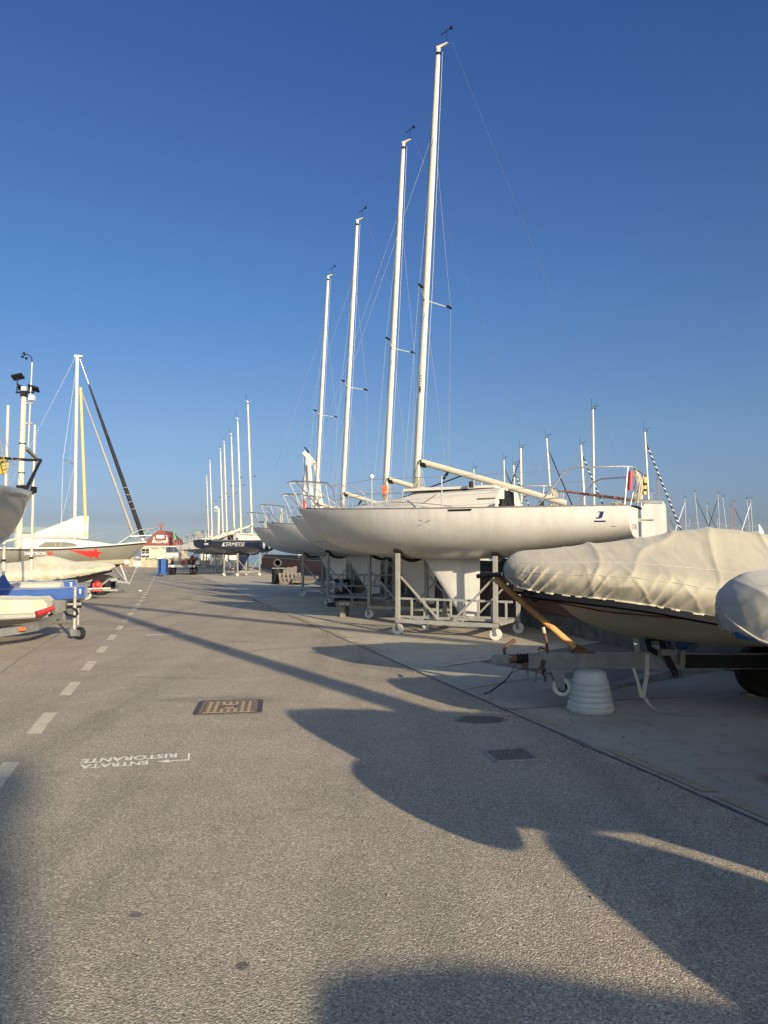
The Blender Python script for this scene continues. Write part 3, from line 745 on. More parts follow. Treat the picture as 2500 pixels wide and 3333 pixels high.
# ------------------------------------------------------------------ brick wall, rail
wd = Vector((-.264, 1, 0)).normalized()
wall = empty('brick_wall', (WALL(4), 4, 0), math.atan2(wd.y, wd.x), 'long low brick wall with a parapet coloured dark as shade along the harbour side', 'wall')
LW = 74.0
pl = MB(); nseg = 74
for i in range(nseg):
    jx = .03 * noise.noise((i * .9, 0, 0)); pl.box((i + .5, .06 + jx, .17), (.985, .34, .34 + .02 * noise.noise((i * 1.7, 2, 0))))
pl.build('plinth', M['plinth'], wall)
MB().box((LW / 2, -.02, .70), (LW, .22, .72)).build('brick_face', M['brick'], wall, smooth=0)
MB().box((LW / 2, -.13, 1.20), (LW, .18, .29)).build('parapet', M['darkshade'], wall, smooth=0)  # shade of the upper wall is put into this dark colour
MB().box((LW / 2, -.02, 1.362), (LW, .46, .035)).build('coping', M['plinth'], wall, smooth=0)
rail = empty('pipe_rail', (WALL(4), 4, 0), math.atan2(wd.y, wd.x), 'white painted pipe running along the top of the brick wall', 'pipe')
MB().tube((0, .13, 1.10), (LW, .13, 1.10), .022, n=8).build('pipe', M['whiteletter'], rail)
for i in range(0, 74, 3): MB().box((i + .6, .12, 1.09), (.04, .06, .06)).build('bracket', M['galv'], rail)

# ------------------------------------------------------------------ the four white yachts on the right and their cradles
AX = R(-28)
def bow_from_mast(px, Y, s=MX):   # place so that the mast foot projects to px at depth Y
    X = (px - CX) / F * Y
    return Vector((X - MX * math.cos(AX), Y - MX * math.sin(AX), 0))
GY = 'white racing yachts on cradles beside the brick wall'
y1 = make_yacht('racing_yacht', (-1.9, 16.3, 0), AX, 'nearest white racing yacht, small blue letter by its stern and lowered white boom', group=GY)
# lettering on the first yacht
def on_side(hull, x0, x1, z0, z1, side, off=.004):
    return lambda u, v: (lambda x, z: (x, side * (hull.side(x, z) + off), z))(x0 + (x1 - x0) * u, z0 + (z1 - z0) * v)
text_obj('letter_mark', 'J', on_side(HJ, 6.69, 6.82, 2.155, 2.275, -1), M['blueletter'], y1, bold=.05, shear=.12)
MB().add([on_side(HJ, 6.66, 6.84, 2.10, 2.124, -1)(u, v) for u, v in ((0, 0), (1, 0), (1, 1), (0, 1))], [(0, 1, 2, 3)]).build('letter_bar', M['blueletter'], y1, smooth=0)
def on_transom(y0, y1_, z0, z1, x=7.203): return lambda u, v: (x, y0 + (y1_ - y0) * u, z0 + (z1 - z0) * v)
MB().add([on_side(HJ, 6.725, 6.79, 2.260, 2.275, -1)(u, v) for u, v in ((0, 0), (1, 0), (1, 1), (0, 1))], [(0, 1, 2, 3)]).build('letter_serif', M['blueletter'], y1, smooth=0)
text_obj('boat_name', 'Joanna', on_transom(-.72, -.12, 1.93, 2.13), M['greyletter'], y1, bold=.0, shear=.1)
text_obj('boat_number', 'ITA-263', on_transom(-.42, -.18, 1.84, 1.875), M['greyletter'], y1)
# scuffs on the topside
sc = MB()
for x, z in ((3.55, 2.17), (3.66, 2.14), (3.72, 2.16), (3.5, 2.08), (6.9, 2.02)):
    f = on_side(HJ, x, x + .09, z, z + .018, -1, .003); MB().add([f(0, .2), f(.8, 0), f(1, .7), f(.3, 1)], [(0, 1, 2, 3)]).build('scuff_mark', M['greyletter'], y1, smooth=0)
MB().add([on_side(HJ, 4.15, 4.62, 2.325, 2.362, -1, .006)(u, v) for u, v in ((.06, 0), (.94, 0), (1, 1), (0, 1))], [(0, 1, 2, 3)]).build('chainplate_cover', M['black'], y1, smooth=0)
# stern clutter: ropes, red and yellow foam sleeves
rr_ = MB()
for i in range(5):
    y = -.55 + .07 * i + random.uniform(-.03, .03); z0 = 3.02
    rr_.path([(7.22, y, z0 - .15), (7.24, y, z0 + .02), (7.32, y + .02, z0 - .25), (7.27 + .05 * random.random(), y - .04, z0 - .45 - .25 * random.random())], .009, 5)
for a in range(5):
    rr_.path([(7.26, -.52 + .1 * a, 2.95), (7.3, -.6 + .1 * a, 2.7), (7.2, -.5 + .14 * a, 2.5), (7.3, -.4 + .1 * a, 2.7), (7.26, -.44 + .1 * a, 2.95)], .008, 5)
rr_.path([(7.0 + .1 * math.cos(t), -.75 + .09 * math.sin(t), 2.42 + .02 * math.sin(3 * t)) for t in [i * .5 for i in range(30)]], .011, 5)
rr_.build('rope_bundle', M['rope'], y1)
MB().tube((7.17, -.60, 2.64), (7.19, -.62, 2.96), .038, n=10).build('foam_sleeve', M['redpaint'], y1)
yf = MB().tube((7.2, .74, 2.66), (7.22, .74, 2.98), .035, n=10).build('foam_sleeve', M['yellow'], y1)
for z in (2.72, 2.83): MB().tube((7.203 + (z - 2.72) * .09, .74, z), (7.208 + (z - 2.72) * .09, .74, z + .045), .037, n=10).build('tape', M['black'], yf)
# bow light on stanchion, bow rope
MB().ball((2.45, -(interp(HJ.beam, 2.45) - .05), 3.06), .045).build('bow_light', M['nylon'], y1)
bp = MB()
for a in range(4): bp.path([(.9 + .12 * a + .05 * math.cos(t), -.45 + .05 * math.sin(t * 1.3), 2.53 + .03 * math.sin(t)) for t in [i * .6 for i in range(12)]], .008, 5)
bp.path([(.9, -.47, 2.5), (1.2, -.66, 2.45), (1.0, -.585, 2.33), (.75, -.46, 2.26), (.45, -.3, 2.2)], .006, 5)
bp.build('bow_rope', M['rope'], y1)
# scale marks on the mast
mm = MB()
for i in range(7): mm.box(mpt(4.85 + i * .055) + Vector((.0, -.056, 0)), (.07, .006, .008))
mm.box(mpt(4.9) + Vector((0, -.057, 0)), (.02, .006, .10)); mm.build('scale_mark', M['black'], y1)

SKIP = ('letter_serif', 'letter_mark', 'letter_bar', 'boat_name', 'boat_number', 'scuff_mark', 'chainplate_cover', 'foam_sleeve', 'bow_light', 'scale_mark', 'bow_rope')
others = [(1251, 18.5, AX, 'second white racing yacht from the front, orange box strapped to its mast'),
          (1111, 22.9, AX, 'third white racing yacht from the front, bow between the second and the fourth'),
          (1024, 27.6, AX, 'farthest of the four white racing yachts whose bows reach over the road')]
yy = [y1]
for px, Y, a, lab in others:
    c = copy_tree(y1, None, SKIP); c.location = bow_from_mast(px, Y); c.rotation_euler = (0, 0, a); c['label'] = lab; yy.append(c)
for c in yy[1:]:
    for ch in c.children:
        if ch.name.split('.')[0] in ('hull', 'keel'):
            ch.data = ch.data.copy(); ch.data.materials[0] = M['gelgrey']
# details that differ
MB().box(mpt(3.15) + Vector((.02, -.10, 0)), (.11, .07, .24)).build('orange_box', M['orange'], yy[1])
MB().tube((.7, -.38, 2.62), (.72, -.40, 2.98), .035, n=8).build('red_fender', M['redpaint'], yy[1])
f = MB().add([on_side(HJ, 1.0, 1.75, 1.86, 1.885, -1)(u, v) for u, v in ((0, 0), (.5, 0), (1, 0), (1, 1), (.5, 1), (0, 1))], [(0, 1, 2, 3, 4, 5)])
f.build('waterline_mark', M['greyletter'], yy[1], smooth=0)
tz = MB(); tz.path([(.5, .1, 2.5), (.48, .1, 2.75), (.52, .12, 3.02), (.5, .08, 3.06), (.56, .1, 2.75), (.54, .12, 2.55)], .018, 6); tz.build('rope_hank', M['rope'], yy[2])
tz = MB(); tz.path([(.5, .1, 2.5), (.48, .1, 2.75), (.52, .12, 3.02), (.5, .08, 3.06), (.56, .1, 2.75), (.54, .12, 2.55)], .018, 6); tz.build('rope_hank', M['rope'], yy[3])

GC = 'galvanised cradles under the white yachts'
c1 = make_cradle('boat_cradle', y1.location, AX, 'nearest galvanised cradle on white castors, sunlit, with a ladder lying along it', GC)
for yb, lab in zip(yy[1:], ('shaded galvanised cradle under the second white yacht', 'shaded galvanised cradle under the third white yacht', 'farthest grey cradle in the row, under the fourth white yacht')):
    c = copy_tree(c1); c.location = yb.location; c['label'] = lab
# aluminium ladder lying on its edge along the nearest cradle
def make_ladder(loc, rz, Ln, label, nr, m=M['galvw'], wd_=.36, zb=.0, tilt=0, group=None):
    root = empty('ladder', loc, rz, label, 'ladder', group); T = Matrix.Rotation(tilt, 3, 'X')
    for z in (.03, wd_):
        MB().bbar(T @ Vector((0, 0, z)), T @ Vector((Ln, 0, z)), .026, .042).build('side_rail', m, root)
    for i in range(nr):
        x = .12 + (Ln - .24) * i / (nr - 1)
        MB().bbar(T @ Vector((x, 0, .055)), T @ Vector((x, 0, wd_ - .02)), .03, .036).build('rung', m, root)
    return root
def boat_to_world(bl, x, y, z): 
    c, s = math.cos(AX), math.sin(AX); return Vector((bl.x + c * x - s * y, bl.y + s * x + c * y, z))
make_ladder(boat_to_world(y1.location, 2.66, -.545, .316), AX, 2.42, 'aluminium ladder lying on its side along the nearest cradle', 9, M['galvw'], .38)
make_ladder((-1.62, 21.0, .62), R(-4), 2.1, 'grey ladder laid across the cradle of the third yacht', 7, M['galv'], .42, tilt=R(-38))
# long plank-like ladder with white figures under the second yacht
lp = empty('folded_ladder', (-1.2, 18.35, .0), R(-9), 'pale folded ladder marked with white figures, under the second yacht', 'ladder')
MB().bbar((0, 0, .33), (2.3, 0, .30), .06, .10).build('side_rail', M['pallet'], lp)
MB().bbar((0, .3, .33), (2.3, .3, .30), .06, .10).build('side_rail', M['pallet'], lp)
for i in range(7): MB().tube((.25 + i * .32, .03, .325 - i * .004), (.25 + i * .32, .27, .325 - i * .004), .016, n=8).build('rung', M['alu'], lp)
for i in range(7): MB().tube((.25 + i * .32, -.034, .325 - i * .004), (.25 + i * .32, -.03, .325 - i * .004), .018, n=10).build('rung_cap', M['black'], lp)
text_obj('painted_number', '150', lambda u, v: (.12 + .22 * u - 0, -.033, .295 + .065 * v), M['whiteletter'], lp, bold=.02)
for x, nm_ in ((.2, 0), (2.1, 1)): MB().box((x, .15, .13), (.12, .5, .26)).build('support_block', M['pallet'], lp)
MB().path([(0, -.05, .30), (-.18, -.02, .30), (-.2, .1, .28), (0, .2, .3)], .05, 8).build('end_cap', M['black'], lp)

# things under and behind the row
bl = empty('plastic_barrel', (-1.32, 23.6, 0), 0, 'dark blue plastic barrel with a lid under the third yacht', 'barrel')
MB().lathe([(.26, 0), (.28, .04), (.285, .3), (.27, .32), (.285, .34), (.285, .6), (.26, .68)], n=28).build('body', M['navy'], bl)
MB().lathe([(.285, .66), (.29, .68), (.29, .73), (.24, .75)], n=28).build('lid', M['black'], bl)
bx = empty('wooden_crate', (-.75, 24.1, 0), R(-20), 'grey boarded crate standing beside the dark blue barrel', 'crate')
MB().box((0, 0, .36), (.62, .5, .72)).build('box', M['pallet'], bx, smooth=0)
for z in (.05, .68):
    MB().box((0, -.262, z), (.66, .024, .09)).build('batten', M['pallet'], bx, smooth=0)
db = empty('oil_drum', (-5.35, 37.0, 0), 0, 'black open drum with a big pipe elbow on it by the brick wall', 'drum')
MB().lathe([(.25, 0), (.26, .03), (.26, .38), (.25, .39), (.26, .41), (.26, .74), (.25, .78)], n=24).build('body', M['black'], db)
MB().path([(0, .05, .8), (0, .03, .95), (.02, -.08, 1.04), (.05, -.22, 1.06)], [.14, .16, .17, .18], 16, caps=False).build('pipe_elbow', M['black'], db)
MB().path([(.05 + .17 * math.cos(t), -.23, 1.06 + .17 * math.sin(t)) for t in [i * math.pi / 10 for i in range(20)]], .035, 8, closed=True).build('rim', mat('dull_grey_rubber', (.055, .055, .055), .8), db)
MB().box((.1, -.1, .80), (.62, .4, .05)).build('tray', M['galv'], db)
for i, (x, y, rz, tl, lab) in enumerate(((-4.55, 36.2, R(15), R(34), 'grey wooden pallet leaning against the boards by the brick wall'),
                                          (-3.9, 35.7, R(-10), R(14), 'grey wooden pallet lying tilted on the heap by the wall'))):
    p = empty('wooden_pallet', (x, y, .12 if i else .02), rz, lab, 'pallet', 'pallets heaped by the brick wall')
    T = Matrix.Rotation(tl, 3, 'X')
    for q in range(6): MB().box(T @ Vector((-.5 + q * .2, .4, .12)), (.12, .8, .02), T).build('slat', M['pallet'], p, smooth=0)
    for q in range(3): MB().box(T @ Vector((0, .05 + q * .35, .05)), (1.12, .09, .10), T).build('bearer', M['pallet'], p, smooth=0)
bd = empty('board_stack', (-4.95, 36.9, 0), R(-12), 'upright weathered boards standing by the black drum', 'boards')
for q in range(4): MB().box((q * .17, .03 * q, .40 + .02 * q), (.16, .04, .8 + .06 * (q % 2)), Matrix.Rotation(R(-4), 3, 'X')).build('board', M['pallet'], bd, smooth=0)

# covered trailer boat parked behind the yachts (white hull, two tyres)
tb = empty('trailer_boat', (-1.6, 29.2, 0), R(-28), 'small white motorboat on a two wheel trailer behind the third yacht', 'boat')
HT = Hull(4.2, [(0, .02), (.5, .45), (1.2, .75), (4.2, .8)], [(0, 1.35), (4.2, 1.2)], [(0, 1.3), (.5, .85), (1.3, .6), (4.2, .55)], [(0, 1.2), (1.5, 1.6), (4.2, 1.9)])
HT.shell(20, 8).build('hull', M['gel'], tb); HT.deck(20).build('deck', M['coverpale'], tb)
for s in (-1, 1):
    t = MB().lathe([(.19, -.08), (.27, -.085), (.30, -.05), (.30, .05), (.27, .085), (.19, .08)], (2.2, s * .85, .30), (0, 1, 0), 22, cap=False).build('wheel', M['rubber'], tb)
    MB().lathe([(.0, -.05), (.12, -.05), (.19, -.03), (.19, .03), (.12, .05), (0, .05)], (2.2, s * .85, .30), (0, 1, 0), 18).build('rim', M['galv'], t)
fr_ = MB(); fr_.bbar((-.9, 0, .42), (3.6, 0, .42), .08, .1).bbar((2.2, -.8, .36), (2.2, .8, .36), .06, .06); fr_.build('trailer_frame', M['galv'], tb)

# ------------------------------------------------------------------ covered boats (canvas tent over an inflated side)
def covered_boat(name, loc, rz, label, Ln=4.6, B=.95, hem=None, ridge=None, side=None, keel=None, coverm=None, hullm=None, strake=None, group=None, hw=.83, hs=None, nose=.24, folds=1.0, seed=0, cat='covered boat', strk=True, n=260, m=80):
    root = empty(name, loc, rz, label, cat, group)
    hem = hem or [(0, 1.24), (1.1, 1.13), (2.3, .95), (Ln, .88)]
    ridge = ridge or [(0, 1.62), (.5, 1.66), (1.3, 1.765), (2.0, 1.88), (2.2, 1.89), (2.7, 1.83), (Ln, 1.76)]
    side = side or [(0, 1.46), (.5, 1.47), (1.2, 1.44), (2.3, 1.30), (Ln, 1.25)]
    bl_ = 1.9
    def hb(x):
        q = min(1, max(0, x / bl_)); return B * math.sqrt(max(0, 1 - (1 - q) ** 2.2)) 
    rings = []; xs = [Ln * (i / n) ** 1.45 for i in range(n + 1)]
    for x in xs:
        zh, zr, zs = interp(hem, x), interp(ridge, x), interp(side, x)
        kv = max(0, 1 - (1 - min(1, x / nose)) ** 2.2) ** .5; zc = zh + .48 * (zr - zh)
        b = hb(x); prof = []
        for j in range(m + 1):
            u = -1 + 2 * j / m; a = abs(u); sg = 1 if u >= 0 else -1
            if a > .5:
                t = (a - .5) / .5
                y = b * (.90 + .13 * math.sin(math.pi * min(1, t * 1.02)) - .06 * t); z = zs + (zh - zs) * t
            else:
                t = a / .5
                y = b * .90 * t; z = zr + (zs - zr) * min(1.02, t ** 1.15 + .12 * math.sin(math.pi * t))
            prof.append([sg * y, z])
        for _ in range(3):   # round the shoulder and the ridge
            q = [p[:] for p in prof]
            for j in range(3, m - 2):
                prof[j] = [sum(q[j + d][k] for d in (-3, -2, -1, 0, 1, 2, 3)) / 7 for k in (0, 1)]
        ring = []
        for j in range(m + 1):
            u = -1 + 2 * j / m; a = abs(u); sg = 1 if u >= 0 else -1
            y, z = prof[j]; z = zc + (z - zc) * kv
            # gathers growing towards the hem, broad creases above
            g = max(0, (a - .40) / .60)
            wob = noise.noise((x * 2.1, sg * 3, seed)); 
            ph = (x + .22 * g) * 40 / (1 + .3 * x) + 4 * wob + .9 * noise.noise((x * 5, g * 1.5, seed + 2))
            amp = folds * .058 * g ** .9 * (1 - .75 * min(1, x / 2.8)) * max(0.1, .55 + 1.2 * noise.noise((x * 2.7, sg * 7.1, seed + 4)))
            sw = math.sin(ph); dy = amp * (1.3 * (1 - abs(sw)) ** 1.5 - .45 + .35 * math.sin(ph * 1.73 + 1))
            big = folds * (.028 * noise.noise((x * .9 + seed, y * 1.2, z * 1.3)) + .005 * noise.noise((x * 3.1, y * 3.7 + seed, z * 4.0)))
            rid = folds * .026 * (1 - abs(noise.noise((x * 1.0 + z * .9, z * 1.9 - x * .8, seed + 9)))) ** 13
            rid += folds * .022 * (1 - abs(noise.noise((x * 2.6 + z * 1.6, z * 1.2 - x * .4, seed + 19)))) ** 14 * (.3 + g)
            k_ = min(1, x / .2 + .15)
            ring.append((x - .02 * g * math.sin(ph) * k_ * folds * .3, y + sg * (dy + (big + rid) * (.25 + .75 * a)) * k_, z + (big * .6 + rid) * (1 - .7 * a) * k_))
        rings.append(ring)
    mb = MB(); mb.loft(rings, closed=True, cap1=True); cv = mb.build('canvas_cover', coverm or M['cover'], root, smooth=60)
    # elastic hem rolled along the lower edge
    hm = MB()
    for s in (0, -1): hm.path([Vector(r[s]) + Vector((0, -.004 if r[s][1] < 0 else .004, -.003)) for r in rings[4::2]], .009, 6)
    hm.build('hem', M['coverpale'], cv)
    # seams
    sm = MB(); 
    for jf in (.30, .18): 
        j = int(m * jf * .5 / .5 * .5) if False else int(m * jf)
        sm.path([Vector(r[j]) + Vector((0, -.003, .003)) for r in rings[30::4]], .0035, 4)
    sm.build('seam', M['strap'], cv)
    kl = keel or [(0, 1.2), (.35, 1.14), (.7, .90), (1.2, .74), (2.0, .66), (Ln, .62)]
    hl = Hull(Ln, [(0, .02)] + [(x, hb(x) * hw) for x in (.08, .25, .5, .7, 1, 1.4, 1.9, 2.6)] + [(Ln, B * hw)], [(x, z + .03) for x, z in hem], kl, [(0, 1.05), (1.2, 1.2), (2.2, 1.5), (Ln, 1.7)])
    sh_ = hl.shell(40, 10); hs = .10 if hs is None else hs
    sh_.v = [(hs + x * (Ln - hs) / Ln, y, z) for x, y, z in sh_.v]
    sh_.build('hull', hullm or M['hullcream'], root)
    if strk:
        for s in (-1, 1):
            r2 = []
            for i in range(2, 40):
                x = .10 + (Ln - .10) * (i / 39) ** 1.5; z = interp(hem, x); b = hb(x)
                r2.append([(x, s * b * .80, z + .01), (x, s * (b * .862), z + .005), (x, s * b * .865, z - .055), (x, s * b * .80, z - .075)])
            MB().loft(r2).build('rubbing_strake', strake or M['navystrake'], root)
    return root

rib = covered_boat('covered_motorboat', (1.24, 7.66, 0), R(-3), 'motorboat under a cream cover on the trailer propped by the white bucket', n=330, m=124, group='boats under canvas covers on the yard')
# red rope along the bow and eye
MB().path([(.35, -.10, 1.12), (.5, -.28, 1.10), (.9, -.50, 1.03), (1.5, -.74, .99), (2.0, -.80, .985)], .008, 6).build('bow_rope', M['redrope'], rib)
MB().path([(.30 + .03 * math.cos(t), -.12, 1.13 + .03 * math.sin(t)) for t in [i * .7 for i in range(9)]], .010, 6, closed=True).build('bow_eye', M['black'], rib)
grey = covered_boat('covered_motorboat', (2.24, 4.95, 0), R(-3), 'boat under a grey canvas cover with a bright blue hull, at the right edge', 3.9, .80,
    hem=[(0, 1.06), (.3, 1.02), (1, 1.0), (3.9, .95)], ridge=[(0, 1.45), (.3, 1.50), (.8, 1.49), (2, 1.45), (3.9, 1.45)], side=[(0, 1.37), (.4, 1.37), (1.2, 1.34), (3.9, 1.25)],
    keel=[(0, 1.03), (.2, .98), (.5, .84), (1.0, .72), (3.9, .60)], coverm=M['covergrey'], hullm=M['bluehull'], seed=5, folds=1.7, nose=.22, strk=False, hw=.965, group='boats under canvas covers on the yard')
MB().path([(.62, -.46, 1.03), (.66, -.42, .8), (.62, -.5, .45), (.75, -.62, .25), (1.1, -.7, .02), (1.5, -.72, .02)], .012, 6).build('tie_rope', M['black'], grey)

# trailer under the cream covered boat
tr = empty('boat_trailer', (1.10, 7.62, 0), R(-1), 'galvanised boat trailer with rusty coupling and orange winch post, under the cream cover', 'boat trailer')
bmx = MB(); bmx.box((1.97, 0, .495), (3.2, .10, .15)); bmx.build('drawbar', M['galv'], tr)
MB().box((2.72, -.052, .495), (1.55, .012, .135)).build('black_side', M['black'], tr)
cp = MB(); cp.tube((.28, 0, .50), (.52, 0, .50), .03).build('coupling_tube', M['rust'], tr)
cp = MB(); cp.prism([(-.0, .47), (.04, .455), (.16, .47), (.2, .50), (.2, .545), (.12, .555), (.03, .55), (0, .52)], -.04, .04, Matrix.Rotation(R(90), 4, 'X')); cp.build('coupling_head', M['galv'], tr)
MB().tube((.17, 0, .51), (.30, 0, .51), .045, n=14).build('coupling_shaft', M['rust'], tr)
bel = MB(); bel.lathe([(.042, 0)] + [(.058 if i % 2 else .044, .012 + i * .016) for i in range(9)] + [(.042, .16)], (.30, 0, .51), (1, 0, 0), 18); bel.build('rubber_bellows', M['black'], tr)
MB().path([(.14, 0, .54), (.13, 0, .60), (.16, 0, .65), (.21, 0, .68), (.245, 0, .70)], [.014, .016, .018, .02, .022], 8).build('coupling_lever', M['rust'], tr)
MB().box((.58, 0, .44), (.22, .09, .07)).box((.66, 0, .46), (.05, .1, .1), Matrix.Rotation(R(20), 3, 'Y')).build('brake_housing', M['rust'], tr)
MB().path([(.47, .03, .43), (.50, .03, .33), (.53, .02, .27), (.57, .01, .29), (.58, 0, .40)], .012, 6).build('safety_hook', M['galv'], tr)
MB().path([(.30, -.05, .46), (.22, -.08, .33), (.05, -.10, .21), (-.04, -.10, .17), (.02, -.1, .18), (.2, -.06, .30), (.24, -.05, .37), (.42, -.04, .43)], .004, 6).build('breakaway_cable', M['black'], tr)
MB().path([(.74, 0, .42), (.73, 0, .36), (.76, 0, .32), (.75, 0, .28)], .014, 6).build('hook', M['rust'], tr)
hb_ = MB(); hb_.path([(.80, .02, .57), (.785, .02, .70), (.76, .02, .82)], .016, 8); hb_.path([(.785, .02, .60), (.72, .02, .62), (.70, .02, .59)], .01, 6); hb_.build('handbrake', M['rust'], tr)
MB().tube((.755, .02, .83), (.768, .02, .77), .018, n=8).build('handbrake_grip', M['hullcream'], hb_ and bpy.data.objects['handbrake'])
cl = MB(); cl.box((.98, -.03, .405), (.24, .12, .04)); cl.box((.86, -.03, .41), (.08, .1, .05)); cl.build('jockey_clamp', M['galv'], tr)
fk = MB()
for s in (-1, 1): fk.prism([(.92, .40), (1.06, .40), (1.05, .30), (1.06, .21), (1.02, .20), (.97, .26)], s * .045 - .004, s * .045 + .004, Matrix.Translation((0, -.04, 0)) @ Matrix.Rotation(R(90), 4, 'X'))
fk.build('jockey_fork', M['galv'], tr)
jw = MB().lathe([(.052, -.028), (.085, -.03), (.095, -.02), (.095, .02), (.085, .03), (.052, .028)], (1.035, -.04, .235), (0, 1, 0), 24, cap=False).build('jockey_wheel', M['nylon'], tr)
MB().lathe([(0, -.024), (.056, -.02), (.056, .02), (0, .024)], (1.035, -.04, .235), (0, 1, 0), 20).build('hub', M['black'], jw)
# winch post leaning forward with a black tube across its top
pr = Vector((.90 + .02, .0, .57)); pt_ = Vector((.05, .1, 1.33))
MB().tube((.93, .0, .56), pt_, .034, n=12).build('winch_post', mat('rusty_orange_paint', (.42, .22, .07), .7, var=.2, vscale=6, dirt=(.16, .065, .03), dscale=14, damt=.9), tr)
MB().prism([(.82, .57), (1.06, .57), (.98, .60), (.88, .66), (.84, .62)], -.05, .05, Matrix.Rotation(R(90), 4, 'X')).build('post_foot', M['rust'], tr)
hp = MB(); a, b = Vector((-.11, .22, 1.345)), Vector((.11, -.06, 1.375)); hp.path([a, b], .024, 14).build('cross_tube', M['black'], tr)
MB().tube(a.lerp(b, .995), b + (b - a).normalized() * .002, .017, n=12).build('tube_bore', M['darkshade'], bpy.data.objects['cross_tube'])
# keel support: V arms, blue rollers, straps
st = MB(); st.box((2.0, 0, .60), (.16, .34, .06)); st.box((2.16, -.09, .60), (.05, .012, .26)); st.box((2.16, .09, .60), (.05, .012, .26)); st.build('roller_bracket', M['galv'], tr)
MB().lathe([(.05, -.14), (.085, -.12), (.05, -.04), (.035, 0), (.05, .04), (.085, .12), (.05, .14)], (2.16, 0, .70), (0, 1, 0), 20).build('keel_roller', M['blue'], tr)
MB().box((2.2, -.02, .72), (.2, .3, .10), Matrix.Rotation(R(-12), 3, 'Y'), .8).build('keel_pad', M['blue'], tr)
bb = MB(); bb.path([(1.76, -.06, .72), (1.82, -.07, .74), (1.90, -.07, .73), (1.92, -.07, .66), (1.96, -.07, .55), (2.02, -.075, .42), (2.05, -.075, .35)], [.035] * 7, 8, flat=.4)
bb.path([(1.78, -.02, .71), (1.80, -.04, .62), (1.88, -.05, .57)], .03, 8, flat=.4); bb.build('rubber_strap', M['black'], tr)
bk = MB()
for x in (1.99, 2.06): bk.path([(x - .02, -.085, .41), (x + .03, -.085, .40), (x + .045, -.085, .33), (x - .005, -.085, .34)], .007, 5, closed=True)
bk.build('buckle', M['rust'], tr)
MB().bbar((1.50, .02, .57), (1.46, .02, .80), .02, .05).build('upright', M['galvw'], tr)
ws = MB(); ws.loft([[(1.67, -.056, .57), (1.71, -.056, .57)], [(1.655, -.06, .35), (1.70, -.06, .35)], [(1.625, -.065, .20), (1.665, -.066, .2)], [(1.61, -.068, .13), (1.65, -.068, .13)]])
ws.loft([[(1.53, -.056, .43), (1.56, -.056, .43)], [(1.57, -.06, .30), (1.60, -.06, .3)], [(1.60, -.066, .14), (1.64, -.066, .14)]])
ws.loft([[(1.63, -.07, .14), (1.665, -.07, .14)], [(1.68, -.12, .06), (1.705, -.10, .065)], [(1.75, -.22, .016), (1.765, -.19, .016)], [(1.85, -.26, .05), (1.86, -.235, .055)], [(1.92, -.30, .014), (1.93, -.275, .016)], [(2.15, -.36, .012), (2.15, -.335, .012)]])
ws.build('webbing_strap', M['strap'], tr)
for s in (-1, 1):
    t = MB().lathe([(.17, -.09), (.26, -.095), (.29, -.06), (.29, .06), (.26, .095), (.17, .09)], (3.1, s * .62 + .1, .29), (0, 1, 0), 26, cap=False).build('wheel', M['rubber'], tr)
    MB().lathe([(0, -.04), (.12, -.05), (.17, -.06), (.17, .06), (.12, .05), (0, .04)], (3.1, s * .62 + .1, .29), (0, 1, 0), 20).build('rim', M['black'], t)
MB().bbar((3.1, -.6, .40), (3.1, .8, .40), .06, .06).build('axle', M['galv'], tr)
for ch in tr.children:
    d = {'rubber_bellows': -.06, 'brake_housing': -.15, 'safety_hook': -.12, 'breakaway_cable': -.06, 'hook': -.21, 'handbrake': -.22, 'jockey_clamp': -.28, 'jockey_fork': -.33, 'jockey_wheel': -.33, 'roller_bracket': -.25, 'keel_roller': -.26, 'keel_pad': -.26, 'rubber_strap': -.2, 'buckle': -.2, 'webbing_strap': -.12}.get(ch.name.split('.')[0])
    if d: ch.location.x += d
# white ribbed bucket holding the drawbar
bu = empty('ribbed_bucket', (2.08, 7.52, 0), R(10), 'upturned white ribbed plastic bucket propping the trailer drawbar', 'bucket')
pf = [(.22, 0), (.235, .012), (.237, .04), (.222, .05)]
for i in range(5):
    z = .055 + i * .055; r0 = .226 - i * .011; pf += [(r0 - .006, z), (r0, z + .018), (r0 - .001, z + .036), (r0 - .010, z + .050)]
pf += [(.165, .335), (.158, .375), (.147, .40), (.12, .412), (.05, .416), (.0, .416)]
MB().lathe(pf, n=48).build('bucket', M['buoy'], bu, smooth=50)
MB().prism([(-.10, .395), (-.05, .42), (.10, .42), (.125, .36), (.09, .38), (.05, .40)], -.10, -.05, Matrix.Rotation(R(90), 4, 'X')).build('lug', M['buoy'], bu)
wb = empty('wood_offcut', (4.08, 8.3, 0), R(-4), 'small flat wooden offcut lying on the shaded concrete', 'wood offcut')
wb.location = (4.08, 8.3, 0)
MB().box((0, 0, .018), (.22, .12, .034)).build('board', M['pallet'], wb, smooth=0)

